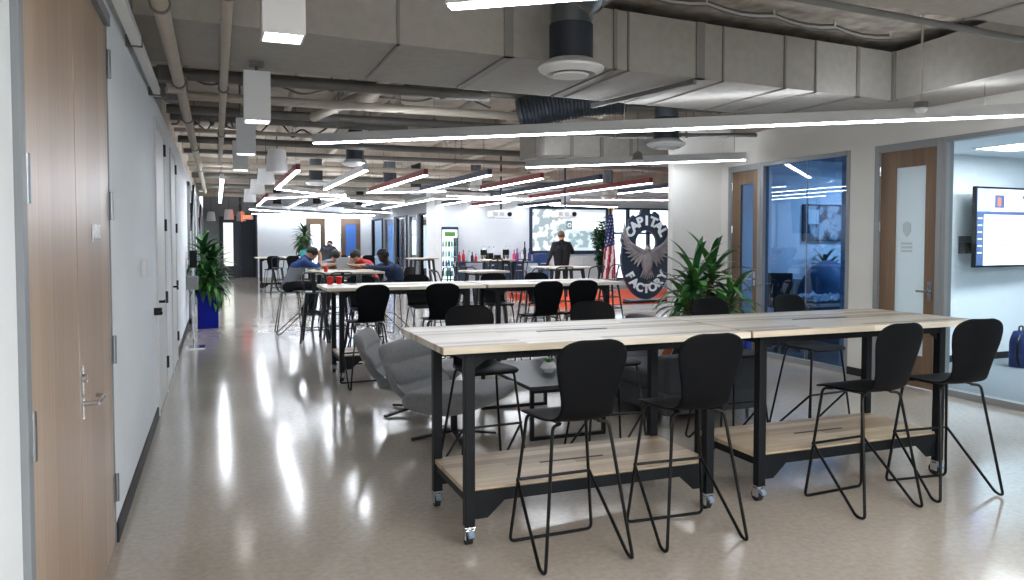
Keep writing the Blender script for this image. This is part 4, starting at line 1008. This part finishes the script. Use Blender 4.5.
def C_(shirt, trousers, skin=M_skin, shoes='#1b1b1e', hair=M_hair, **k):
    nm = shirt+trousers
    return dict(skin=skin, shirt=mat('cloth_'+shirt, shirt, .9), trousers=mat('cloth_'+trousers, trousers, .9), shoes=mat('shoe_'+shoes, shoes, .6), hair=hair, **k)
# seated on a bar stool, leaning forward on folded arms; origin on the floor below the hips
def sit(lean=.35, turn=0, **o):
    d = dict(hip=(0, 0, .80), chest=(0, .20*lean/.35, 1.06), neck=(0, .36*lean/.35, 1.19), head=(0, .47*lean/.35, 1.26), look=(0, 1, -.35),
             elL=(-.24, .38, 1.09), wrL=(-.04, .55, 1.10), elR=(.24, .38, 1.09), wrR=(.04, .52, 1.12),
             knL=(-.11, .42, .80), anL=(-.11, .36, .38), knR=(.12, .42, .78), anR=(.10, .22, .40), toe=(0, 1, -.1))
    d.update(o); return d
stool(1.10, 13.1, -PI/2, 'black plywood bar stool under the person in the blue and grey T-shirt')
cA = C_('#27457e', '#16171b', long=False, band=1.10); cA['shirt2'] = mat('cloth_grey', '#8b8f96', .9)
person('seated person in a blue and grey T-shirt leaning on the table, side on', (1.10, 13.1, 0), -PI/2, sit(chest=(0, .13, 1.08), neck=(0, .25, 1.24), head=(0, .36, 1.31), look=(0, 1, -.6), wrR=(.10, .50, 1.24), elR=(.2, .46, 1.09), handR=(-.1, -.1, 1)), cA)
stool(1.95, 14.17, PI, 'black plywood bar stool under the person in the pale grey shirt')
person('seated person in a pale grey shirt propping the head on one hand', (1.95, 14.15, 0), PI, sit(wrL=(-.06, .56, 1.20), elL=(-.16, .50, 1.08), handL=(.2, 0, 1)), C_('#8f96a3', '#1d1f26', long=False))
stool(2.60, 13.97, PI-.7, 'black plywood bar stool under the person in the red shirt')
person('seated person in a coral red shirt leaning in, hand at the face', (2.60, 13.95, 0), PI-.7, sit(wrR=(.05, .56, 1.20), elR=(.16, .50, 1.08), handR=(-.2, 0, 1)), C_('#c0454c', '#20222a', long=False))
stool(2.85, 12.75, PI/2+.3, 'black plywood bar stool under the person in the navy jacket')
person('seated person in a navy jacket at the right end of the group table', (2.85, 12.75, 0), PI/2+.3, sit(lean=.22, elL=(-.22, .3, 1.08), elR=(.22, .3, 1.08), head=(0, .26, 1.27), neck=(0, .19, 1.17), chest=(0, .10, 1.04)), C_('#27395a', '#17181c', skin=M_skin_d))
person('far person in dark clothes bent over the far table', (3.0, 23.55, 0), -.5, sit(lean=.45, bulk=1.1, hip=(0, 0, .92), chest=(0, .22, 1.20), neck=(0, .40, 1.36), head=(0, .50, 1.42), look=(0, .6, -1), elL=(-.28, .45, 1.16), wrL=(-.10, .66, 1.09), elR=(.28, .45, 1.16), wrR=(.10, .66, 1.09), knL=(-.11, .05, .50), anL=(-.11, -.02, .085), knR=(.11, .05, .50), anR=(.11, -.02, .085)), C_('#15181f', '#141519'), vox=.014)
person('standing man in a black jacket seen from behind, hand raised to his face', (8.1, 17.5, 0), -.15,
       dict(bulk=1.2, hip=(0, 0, .95), chest=(0, .01, 1.28), neck=(0, .02, 1.50), head=(.0, .04, 1.64), look=(.1, 1, 0), elL=(-.30, -.04, 1.17), wrL=(-.38, .02, .93), elR=(.33, .12, 1.24), wrR=(.13, .20, 1.44), handR=(-.5, 0, 1),
            knL=(-.11, .02, .50), anL=(-.12, 0, .085), knR=(.11, .02, .50), anR=(.12, 0, .085)), C_('#15181d', '#1a1b20', hair=mat('thin_brown_hair', '#5a4634', .7)), vox=.012)

# ================================================================== THINGS ON TABLES
def cup(label, p):
    t = thing('red_cup', label, 'cup', p, 0, 'red cups near the seated group')
    MB().lathe([(.001, 0), (.028, 0), (.038, .08), (.040, .085), (.036, .085), (.026, .006), (.001, .006)], n=20).build('body', mat('red_plastic', '#d8261c', .35), t, smooth='angle')
    MB().lathe([(.037, .084), (.041, .084), (.041, .09), (.037, .09)], n=20).build('rim', mat('red_plastic', '#d8261c', .35), t)
cup('red cup on the near left corner of the middle table', (1.22, 9.02, 1.035)); cup('red cup on the group table in front of the pale grey shirt', (1.64, 12.6, 1.035))
cup('red cup beside the phone on the middle table corner', (1.33, 9.08, 1.035))
def laptop(label, p, rz, m):
    t = thing('laptop', label, 'laptop', p, rz); MB().box(-.16, .16, -.11, .11, 0, .014).build('keyboard_deck', m, t, bevel=.003)
    o = MB().box(-.16, .16, -.004, .004, 0, .21).build('screen_lid', m, t, bevel=.002); o.location = (0, .11, .012); o.rotation_euler = (-.25, 0, 0)
laptop('teal-lidded laptop on the far table', (2.55, 24.35, 1.035), PI, mat('teal_plastic', '#2c8d96', .4))
laptop('silver laptop open on the group table', (2.1, 13.4, 1.035), 0, M_alu)
o = MB().box(-.04, .04, -.075, .075, 0, .009).build('phone', M_tube, None, bevel=.003); o.location = (1.45, 9.0, 1.035); o.rotation_euler = (0, 0, .4); tag(o, 'black phone lying on the middle table corner', 'phone')
t = thing('water_glass', 'clear drinking glass on the middle table beside the cups', 'glass', (1.56, 9.05, 1.035)); MB().lathe([(.001, 0), (.03, 0), (.034, .12), (.031, .12), (.028, .006), (.001, .006)], n=18).build('body', M_glass, t, smooth='angle')

# ================================================================== COUNTERS, FRIDGE, SCREEN
M_cab = mat('navy_cabinet', '#1f3048', .5); M_stain = mat('stainless', '#a9b4bf', .3, metal=.8, noise_amt=.05)
def counter(label, x0, x1, top, body, y0=22.3, y1=22.95, h=.88, doors=2, handle=True):
    t = thing('counter_cabinet', label, 'cabinet', ((x0+x1)/2, (y0+y1)/2, 0)); w2 = (x1-x0)/2; d2 = (y1-y0)/2
    MB().box(-w2, w2, -d2+.02, d2, .0, h-.03).build('body', body, t)
    MB().box(-w2-.01, w2+.01, -d2-.01, d2, h-.03, h).build('worktop', top, t, bevel=.004)
    dw = 2*w2/doors
    for k in range(doors):
        d = MB().box(-w2+k*dw+.008, -w2+(k+1)*dw-.008, -d2, -d2+.02, .06, h-.05).build('door', body, t, bevel=.003)
        if handle: MB().box(-w2+k*dw+dw*.3, -w2+k*dw+dw*.7, -d2-.025, -d2-.01, h-.12, h-.10).build('handle', M_chrome, d)
    return t
counter('stainless undercounter cooler left in the drinks counter', 7.10, 7.64, M_cab, M_stain, doors=1)
counter('navy counter cabinet with a pale worktop below the urns', 7.66, 8.62, M_top, M_cab)
counter('narrow dark cabinet between the urns and the right cooler', 8.7, 9.0, M_cab, M_cab, doors=1)
counter('stainless undercounter cooler with a navy top, right one', 9.02, 9.5, M_cab, M_stain, doors=1, h=.86)
counter('long white cabinet below the projection screen', 9.9, 12.3, M_white2, M_white2, doors=4, h=1.0, handle=False)
counter('short dark cabinet left end of the drinks counter', 6.86, 7.08, M_cab, M_cab, doors=1)
t = thing('printer', 'blue and grey printer beside the projection screen', 'printer', (9.68, 22.5, 0))
MB().box(-.17, .17, -.25, .25, 0, .72).build('cabinet', mat('steel_blue', '#48658e', .5), t, bevel=.01); MB().box(-.18, .18, -.26, .26, .72, 1.12).build('body', mat('deep_blue_plastic', '#1f3f78', .4), t, bevel=.02); MB().box(-.12, .12, -.31, -.24, .80, .82).build('paper_tray', M_white2, t)
# drinks fridge
t = thing('drinks_fridge', 'tall glass-door drinks fridge with a green header beside the white column', 'fridge', (6.62, 22.65, 0))
b = MB(); b.box(-.27, .27, .2, .24, .02, 1.95).box(-.27, -.24, -.24, .2, .02, 1.95).box(.24, .27, -.24, .2, .02, 1.95).box(-.24, .24, -.24, .2, .02, .16).box(-.24, .24, -.24, .2, 1.88, 1.95); b.build('body', M_cab, t)
MB().box(-.23, .23, -.26, -.235, 1.62, 1.86).build('header_sign', mat('header_lit', '#d8ecdc', .4, emit=.9), t); MB().box(-.17, .17, -.265, -.26, 1.66, 1.80).build('header_logo', mat('drink_green', '#5b9a4c', .5), t)
MB().box(-.24, .24, .17, .19, .16, 1.6).build('lit_back', mat('fridge_light', '#e8f6fa', .5, emit=.8), t)
MB().box(-.23, .23, -.255, -.25, .18, 1.6).build('pane', M_glass, t)
for z in (.45, .75, 1.05, 1.35): MB().box(-.24, .24, -.2, .17, z-.01, z).build('shelf', M_white2, t)
random.seed(2)
for z in (.45, .75, 1.05, 1.35):
    for k in range(5):
        cc = random.choice(['#6fa58a', '#d6dfe0', '#3e6f8c', '#8dbf5a', '#e9eef0', '#314a5c'])
        bo = MB().lathe([(.001, 0), (.032, 0), (.034, .02), (.034, .13), (.014, .17), (.014, .2), (.001, .2)], n=12).build('drink_bottle', mat('drink_'+cc, cc, .3), None, smooth='angle')
        bo.location = (6.62-.18+k*.09, 22.48, z); tag(bo, 'small drink bottle on a shelf inside the drinks fridge', 'bottle', 'bottles in the drinks fridge')
# bottles and urns on the counters
def syrup(x, col, h, label, y=22.6, z=.88, grp='bottles on the drinks counter'):
    t = thing('bottle', label, 'bottle', (x, y, z), 0, grp)
    MB().lathe([(.001, 0), (.045, 0), (.048, .02), (.048, h*.55), (.018, h*.75), (.018, h*.95), (.001, h*.95)], n=14).build('body', mat('bottle_'+col, col, .25), t, smooth='angle'); MB().cyl((0, 0, h*.95), (0, 0, h), .02, 10).build('cap', M_tube, t)
for x, c, h, l in ((6.98, '#c83240', .30, 'red bottle at the left end of the drinks counter'), (7.12, '#c83240', .36, 'taller red bottle on the left cooler'), (7.3, '#d9e2e6', .34, 'clear bottle in the middle of the left cooler'), (7.4, '#27323c', .30, 'black bottle on the left cooler'), (7.52, '#c83240', .24, 'short red bottle at the right edge of the left cooler'),
                   (8.80, '#c83a6c', .36, 'pink-red bottle right of the urns'), (8.90, '#8a3a8c', .40, 'purple bottle right of the urns'), (9.08, '#e3e8ee', .34, 'white bottle on the right cooler')): syrup(x, c, h, l)
syrup(9.16, '#2a2f3c', .62, 'tallest dark bottle on the right cooler'); syrup(9.32, '#3f3f7c', .40, 'indigo bottle on the right cooler')
def urn(x, label):
    t = thing('coffee_urn', label, 'coffee urn', (x, 22.6, .88), 0, 'coffee urns on the counter'); MB().lathe([(.09, 0), (.09, .03), (.07, .05), (.095, .12), (.10, .36), (.06, .42), (.02, .44), (.02, .48), (.001, .48)], n=22).build('body', M_chrome, t, smooth='angle')
    MB().lathe([(.101, .20), (.103, .20), (.103, .37), (.101, .37)], n=22).build('sleeve', M_tube, t); MB().box(-.012, .012, -.15, -.08, .12, .15).build('tap', M_tube, t)
urn(7.78, 'black and chrome coffee urn at the left of the pair'); urn(8.52, 'black and chrome coffee urn at the right of the pair')
t = thing('coffee_machine', 'low black coffee machine between the two urns', 'coffee machine', (8.12, 22.6, .88)); MB().box(-.22, .22, -.14, .14, 0, .10).build('base', M_tube, t, bevel=.01); MB().box(-.2, -.06, -.1, .14, .10, .26).build('tower', M_tube, t, bevel=.01); MB().box(.05, .2, -.1, .14, .10, .2).build('grinder', M_tube, t, bevel=.01)
for x in (8.05, 8.2): syrup(x, '#e6eaee', .46, 'white carafe standing behind the coffee machine', y=22.85, grp='white carafes behind the coffee machine')

# projection screen
def screen_mat(name, base, e):
    m = bpy.data.materials.new(name); m.use_nodes = True; nt = m.node_tree; b = nt.nodes['Principled BSDF']
    tc = nt.nodes.new('ShaderNodeTexCoord'); n = nt.nodes.new('ShaderNodeTexNoise'); n.inputs['Scale'].default_value = 4.5; n.inputs['Detail'].default_value = 3; nt.links.new(tc.outputs['Object'], n.inputs['Vector'])
    cr = nt.nodes.new('ShaderNodeValToRGB'); el = cr.color_ramp.elements; el[0].position = .46; el[0].color = lin(base[0]); el[1].position = .54; el[1].color = lin(base[1]); cr.color_ramp.interpolation = 'LINEAR'
    nt.links.new(n.outputs['Fac'], cr.inputs[0]); nt.links.new(cr.outputs[0], b.inputs['Base Color']); nt.links.new(cr.outputs[0], b.inputs['Emission Color']); b.inputs['Emission Strength'].default_value = e; return m
t = thing('projection_screen', 'large projection screen in a navy frame on the far wall', 'screen', (10.9, 22.965, 1.9))
fm = MB(); fm.box(-1.42, 1.42, -.05, .03, .66, .78).box(-1.42, 1.42, -.05, .03, -.82, -.70).box(-1.42, -1.34, -.05, .03, -.70, .66).box(1.34, 1.42, -.05, .03, -.70, .66); fm.build('frame', M_navy, t)
MB().box(-1.34, -.1, -.03, .0, -.70, .66).build('projected_map', screen_mat('projected_collage', ('#8b9aa0', '#d4e2de'), .32), t)
MB().box(-.1, 1.34, -.03, .0, -.70, .66).build('projected_picture', mat('projected_pale', '#c6d3da', .6, emit=.3), t)
im = MB(); im.box(.05, 1.28, -.035, -.03, .0, .55)
im.build('bright_panel', mat('projected_white', '#eef7f6', .6, emit=.6), t); MB().box(-.1, 1.2, -.036, -.03, -.6, -.05).build('crowd_picture', screen_mat('projected_crowd', ('#8fa6ad', '#cbd8d8'), .28), t)
MB().box(-.12, .1, -.04, -.03, .0, .28).build('dark_inset', mat('inset_grey', '#6f7f86', .6, emit=.2), t); rg = MB().tube([(-.01+.06*math.cos(a/12*PI*2), -.043, .14+.06*math.sin(a/12*PI*2)) for a in range(12)], .008, 5, close=True).build('inset_ring', mat('projected_white', '#eef7f6', .6), t)
# stage
t = thing('stage_platform', 'low stage platform covered with orange carpet', 'stage', (0, 0, 0))
MB().prism([(7.4, 15.0), (12.6, 15.0), (12.6, 19.5), (7.4, 19.5)], 0, .12).build('platform', M_orange, t); MB().prism([(7.39, 14.98), (12.6, 14.98), (12.6, 15.0), (7.39, 15.0)], 0, .10).build('skirt', M_white2, t)
# flag
t = thing('flag', 'draped American flag on a pole with a gold top', 'flag', (10.12, 18.6, .12)); F_RED = mat('flag_red', '#b02a35', .8); F_W = mat('flag_white', '#e3e4e8', .8); F_B = mat('flag_blue', '#24386b', .8)
MB().lathe([(.001, 0), (.14, 0), (.12, .03), (.03, .06), (.001, .06)], n=24).build('base', M_chrome, t, smooth='angle'); MB().cyl((0, 0, .05), (0, 0, 2.22), .014, 10).build('pole', mat('brass', '#a8854a', .3, metal=.8), t)
MB().ball((0, 0, 2.24), (.03, .03, .04)).bar((-.06, 0, 2.30), (.06, 0, 2.30), .01, .05).build('finial', mat('brass', '#a8854a', .3, metal=.8), t)
fl = MB(); NU, NV = 26, 40
def fp(i, j):
    u = i/NU; z = 2.12-1.72*j/NV; spread = .10+.17*(j/NV)**.7; return (-.02+(u-.65)*spread*1.6, .05*math.sin(u*PI*5.0)+.0, z-.20*(1-u)*(j/NV))
for i in range(NU):
    for j in range(NV):
        a = (i+.0)/NU*6+j/NV*3.2
        if j < NV*.46: fl.cur = 2 if not ((i*2+j) % 5 == 0 and j % 2) else 1
        else: fl.cur = int(i/NU*9+(j/NV)*2.5) % 2
        fl.add([fp(i, j), fp(i+1, j), fp(i+1, j+1), fp(i, j+1)], [(0, 1, 2, 3)])
fl.build('cloth', [F_RED, F_W, F_B], t, solid=.004)
# big round-topped sign: gear plate, arched words, winged eagle
SN = mat('sign_navy', '#16243a', .4); SW = mat('sign_white', '#dfe5ea', .5); SS = mat('sign_silver', '#8b8689', .45, metal=.35, noise_amt=.2, noise_scale=9)
t = thing('emblem_sign', 'tall navy gear-shaped sign with a silver eagle and CAPITAL FACTORY lettering', 'sign', (9.32, 15.5, .14), -.12)
outer = []; CZ = 1.05
for k in range(96):
    a = 2*PI*k/96; top = math.sin(a) > .05
    rx, rz_ = .62, 1.02
    g = 1.0
    if top: g = 1.06 if (k % 8) < 4 else .97
    outer.append((math.cos(a)*rx*g, CZ+math.sin(a)*rz_*g))
inner = []; 
for k in range(96):
    a = 2*PI*k/96; inner.append((math.cos(a)*.26, CZ+.30+math.sin(a)*.28))
pl = MB(); vs = []
for yy in (-.05, .05): vs += [(x, yy, z) for x, z in outer]+[(x, yy, z) for x, z in inner]
fs = []; n = 96
for k in range(n):
    k2 = (k+1) % n
    fs += [(k, k2, n+k2, n+k), (2*n+k2, 2*n+k, 3*n+k, 3*n+k2), (k2, k, 2*n+k, 2*n+k2), (n+k, n+k2, 3*n+k2, 3*n+k)]
pl.add(vs, fs); pl.build('gear_plate', SN, t)
MB().box(-.45, .45, -.25, .25, -.02, .02).build('foot', SN, t)
for i, chh in enumerate('CAPITAL'):
    a = PI/2+(3-i)*.36; text_mesh(chh, .30, .012, 'letter', SW, t, (math.cos(a)*.455, -.062, CZ+.30+math.sin(a)*.50), (PI/2, 0, 0), .012).rotation_euler = (PI/2, -(a-PI/2), 0)
for i, chh in enumerate('FACTORY'):
    a = -PI/2+(i-3)*.36; text_mesh(chh, .27, .012, 'letter', SW, t, (math.cos(a)*.47, -.062, CZ-.18+math.sin(a)*.60), (PI/2, 0, 0), .012).rotation_euler = (PI/2, -(a+PI/2), 0)
e = MB(); e.ball((0, -.10, CZ-.12), (.15, .07, .30), 18, 12); e.ball((0, -.15, CZ+.17), (.065, .07, .08), 14, 10); e.tube([(0, -.2, CZ+.17), (0, -.26, CZ+.14), (0, -.27, CZ+.10)], [.03, .02, .004], 8)
for k in range(7): x = (k-3)*.035; e.tube([(x*.6, -.10, CZ-.30), (x*1.6, -.11, CZ-.56+abs(x)*.5)], [.03, .012], 6)
e.build('eagle_body', SS, t, smooth='angle')
for s in (-1, 1):
    wg = MB()
    for k in range(11):
        f_ = k/10; a0 = Vector((s*(.10+.34*f_), -.09, CZ+.02+.22*f_)); ang = math.radians(-55+125*f_); ln = .34+.22*f_
        b0 = a0+Vector((s*math.cos(ang)*ln*.75, -.02, math.sin(ang)*ln)); mid = a0.lerp(b0, .55)+Vector((s*.03, -.02, -.02)); wg.tube([a0, mid, b0], [.038, .036, .008], 6)
    for k in range(9):
        f_ = k/8; a0 = Vector((s*(.08+.34*f_), -.115, CZ+.06+.22*f_)); ang = math.radians(-50+110*f_); b0 = a0+Vector((s*math.cos(ang)*.20, -.01, math.sin(ang)*.20)); wg.tube([a0, b0], [.036, .012], 6)
    wg.tube([(s*.06, -.12, CZ+.06), (s*.25, -.13, CZ+.16), (s*.46, -.12, CZ+.30)], [.06, .055, .03], 8)
    wg.build('wing', SS, t, smooth='angle')
t = thing('floor_bracket', 'long dark base bar lying in front of the emblem sign', 'bracket', (9.0, 15.15, .12)); MB().bar((-.5, -.1, .03), (.7, 0, .03), .10, .05).build('bar', M_steel, t)

# ================================================================== LEFT WALL FITTINGS, OFFICE CONTENTS
def wall_tv(label, y, z0, z1, x=-.5):
    t = thing('wall_screen', label, 'television', (x, y, 0), 0, 'black screens on the left wall')
    MB().prism([(.02, z0), (.06, z0), (.13, z1), (.09, z1)], -.30, .30, 'y').build('panel', M_tube, t); MB().box(0, .07, -.1, .1, (z0+z1)/2-.1, (z0+z1)/2+.1).build('bracket', M_steel, t)
wall_tv('tilted black screen high on the left wall above the plant', 15.8, 1.72, 2.58); wall_tv('tilted black screen farther along the left wall', 22.5, 1.62, 2.5)
t = thing('sign_stand', 'chrome floor stand with a grey box beside the left wall', 'stand', (-.32, 11.9, 0))
MB().box(-.14, .14, -.17, .17, 0, .012).build('base', M_chrome, t); MB().cyl((0, 0, .01), (0, 0, 1.25), .016, 10).build('pole', M_chrome, t); MB().box(-.10, .06, -.10, .10, .84, 1.03).build('box', mat('box_grey', '#8b8d8f', .5), t, bevel=.005); MB().box(-.05, .05, -.02, .0, 1.15, 1.4).build('holder', M_steel, t)
o = MB().box(0, .03, -.05, .05, -.06, .06).build('wall_switch', M_white2, None, bevel=.003); o.location = (-.499, 6.0, 1.35); tag(o, 'small pale switch plate on the left wall before the white doors', 'switch')
o = MB().box(0, .06, -.03, .03, -.03, .03).cyl((.03, 0, 0), (.06, -.06, -.01), .012, 8).build('wall_hook', M_tube, None); o.location = (-.499, 7.05, .95); tag(o, 'black hook on the left wall before the white doors', 'hook')
# office 2: television with a web page
t = thing('wall_television', 'large television showing a web page on the meeting room wall', 'television', (9.62, 6.78, 1.71), .05)
MB().box(-.93, .93, -.02, .03, -.50, .50).build('panel', M_tube, t, bevel=.004)
pal = {'w': mat('ui_white', '#cfe0ea', .4, emit=.42), 'n': mat('ui_navy', '#3a4b72', .4, emit=.5), 'l': mat('ui_lilac', '#8f9bd0', .4, emit=.6), 'g': mat('ui_grey', '#b4c4cc', .4, emit=.6), 'r': mat('ui_red', '#b0604f', .4, emit=.5)}
ui = {k: MB() for k in pal}
def R2(k, x0, x1, z0, z1, d=0): ui[k].box(x0, x1, -.0215-d, -.0205, z0, z1)
R2('w', -.905, .905, -.475, .475)
R2('l', -.905, -.66, .19, .475, .001); R2('n', -.905, .905, .155, .195, .001); R2('n', -.905, -.78, -.475, .155, .001); R2('g', -.905, .905, .43, .475, .0005)
for k in range(6): R2('w', -.89, -.81, .10-k*.085, .115-k*.085, .002)
R2('n', -.58, -.40, .24, .40, .001); R2('r', -.53, -.46, .26, .37, .002); R2('n', -.05, .15, .36, .40, .001)
for i in range(4):
    for j in range(7): R2('g', -.70+j*.22, -.70+j*.22+.003, -.44, .12, .001) if i == 0 else R2('g', -.72, .85, -.44+i*.14, -.437+i*.14, .001)
random.seed(8)
for k in range(12): x = -.68+random.randint(0, 6)*.22; z = -.38+random.randint(0, 3)*.14; R2('l' if k % 4 == 0 else 'g', x, x+.16, z, z+.02, .0015)
dsp = None
for k, m_ in ui.items(): m_.build('page_'+{'w': 'background', 'n': 'dark_bars', 'l': 'lilac_blocks', 'g': 'grey_lines', 'r': 'portrait'}[k], pal[k], t)
t = thing('network_box', 'small black box with a cable beside the wall television', 'box', (8.80, 6.93, 1.50)); MB().box(-.07, .07, -.05, .04, -.12, .02).build('case', M_tube, t, bevel=.004)
for k in range(3): MB().box(-.07, .07, -.05, .04, .03+k*.025, .045+k*.025).build('shelf_bar', M_tube, t)
MB().bar((.07, -.01, .0), (.2, -.03, .0), .02, .02).build('arm', M_tube, t)
# backpack
t = thing('backpack', 'royal blue backpack on the floor against the meeting room wall', 'backpack', (9.13, 6.42, 0), .2)
rows = []
for i in range(13):
    s = i/12; z = .0+.44*s; w_ = .135*(1-.9*max(0, s-.82)**1.3*3); d_ = .10*(1-.6*max(0, s-.7)*2.0)
    rows.append([(w_*math.copysign(abs(math.cos(a))**.6, math.cos(a)), d_*math.copysign(abs(math.sin(a))**.7, math.sin(a)), z) for a in [2*PI*k/24 for k in range(25)]])
bm_ = MB().grid(rows); bm_.f.append(tuple(range(24))); bm_.m.append(0); bm_.f.append(tuple(12*25+k for k in range(24))); bm_.m.append(0)
bm_.build('bag', mat('royal_blue_cloth', '#12275c', .8, bump=.3), t, smooth='angle'); MB().tube(round_path([(-.13, -.05, .40), (-.22, -.06, .33), (-.22, -.06, .12), (-.13, -.05, .04)], .05), .014, 8).build('shoulder_strap', M_tube, t, smooth='angle'); MB().tube(round_path([(-.05, 0, .43), (-.05, 0, .50), (.05, 0, .50), (.05, 0, .43)], .03), .010, 8).build('top_handle', M_tube, t); MB().box(-.11, .11, -.125, -.09, .05, .22).build('front_pocket', mat('royal_blue_cloth', '#12275c', .8), t, bevel=.015)
# low dark skirting rail in office 2 under the bag
# office 1: picture, bean bag, table with wrapping, chair, plant
t = thing('framed_picture', 'framed crowd picture on the blue office wall', 'picture', (8.66, 9.2, 1.81)); MB().box(-.40, .40, -.03, .015, -.28, .28).build('frame', mat('frame_dark', '#3c4854', .5), t); MB().box(-.375, .375, -.034, -.03, -.255, .255).build('print', screen_mat('crowd_print', ('#3d4c5a', '#a7b7bf'), 0), t); MB().box(-.33, -.12, -.036, -.03, -.02, .2).build('pale_patch', mat('pale_print', '#d6e0e4', .6), t)
t = thing('bean_bag', 'big blue bean bag inside the blue office', 'bean bag', (8.2, 8.6, 0)); 
bb = MB().ball((0, 0, .60), (.50, .36, .66), 28, 18).build('bag', M_bean, t, smooth=True)
for v in bb.data.vertices: v.co += Vector((1, 1, .6))*.05*noise.noise(v.co*3); v.co.z = max(0, v.co.z)
t = thing('office_table', 'wooden office table edge covered with crumpled wrapping', 'table', (7.56, 7.9, 0)); MB().box(-.6, .6, -.3, .3, .70, .735).build('tabletop', M_top, t)
for x in (-.54, .54):
    for y in (-.25, .25): MB().box(x-.02, x+.02, y-.02, y+.02, 0, .70).build('leg', M_steel, t)
rows = []; random.seed(6)
for i in range(15): rows.append([(-.5+j*.07, -.22+i*.03, .735+.02+.11*abs(noise.noise(Vector((j*.6, i*.6, 2))))+.05*random.random()*(0 < i < 14)) for j in range(15)])
o = MB().grid(rows).build('plastic_wrapping', mat('crumpled_film', '#c9d8e2', .15), None, solid=.003); o.location = (7.6, 7.9, .003); tag(o, 'crumpled clear wrapping heaped on the blue office table', 'wrapping')
random.seed(12)
def tiny_pot(t): MB().lathe([(.001, 0), (.07, 0), (.09, .14), (.08, .14), (.001, .12)], n=18).build('pot', M_white2, t, smooth='angle')
t = dracaena('low spiky plant behind the bean bag in the blue office', (8.5, 9.0, .98), [(0, 0, .1, .26, 24, .30, .05, -.1, 1.2), (.12, 0, .1, .22, 16, .28, .05, -.2, 1.0)], tiny_pot, ((-9, 9), (-9, .2)))
sh = thing('plant_ledge', 'narrow white ledge on the blue office wall under the plant', 'ledge', (8.5, 9.1, .94)); MB().box(-.5, .5, -.2, .11, 0, .035).build('board', M_white2, sh); MB().box(-.4, -.37, -.18, .11, -.15, 0).box(.37, .4, -.18, .11, -.15, 0).build('bracket', M_white2, sh)
t = thing('office_chair', 'dark mesh office chair inside the blue office near its door', 'office chair', (7.35, 8.62, 0), 2.6)
MB().box(-.24, .24, -.22, .24, .45, .52).build('seat', M_sofa, t, bevel=.03); MB().box(-.22, .22, -.28, -.24, .58, 1.08).build('backrest', M_sofa, t, bevel=.02); MB().cyl((0, 0, .1), (0, 0, .45), .025, 10).build('column', M_chrome, t); MB().bar((0, -.2, .48), (0, -.27, .65), .04, .015).build('back_bar', M_steel, t)
for k in range(5):
    a = 2*PI*k/5; MB().bar((0, 0, .1), (.28*math.cos(a), .28*math.sin(a), .06), .04, .025).build('foot_arm', M_steel, t); MB().cyl((.28*math.cos(a), .28*math.sin(a)-.012, .028), (.28*math.cos(a), .28*math.sin(a)+.012, .028), .028, 12).build('caster', M_rubber, t)
t = thing('office_lamp', 'slim lit lamp inside the blue office near its ceiling', 'ceiling lamp', (8.2, 7.9, 2.45), 1.0); MB().box(-.5, .5, -.03, .03, 0, .05).build('housing', M_lampside, t); MB().box(-.49, .49, -.027, .027, -.012, 0).build('diffuser', mat('office_diffuser', '#fbfcff', .5, emit=8), t)
for s in (-.4, .4): MB().cyl((s, 0, .05), (s, 0, .30), .003, 5).build('wire', M_pipe_dk, t)

# every named group shares its label only where the photograph cannot tell the members apart
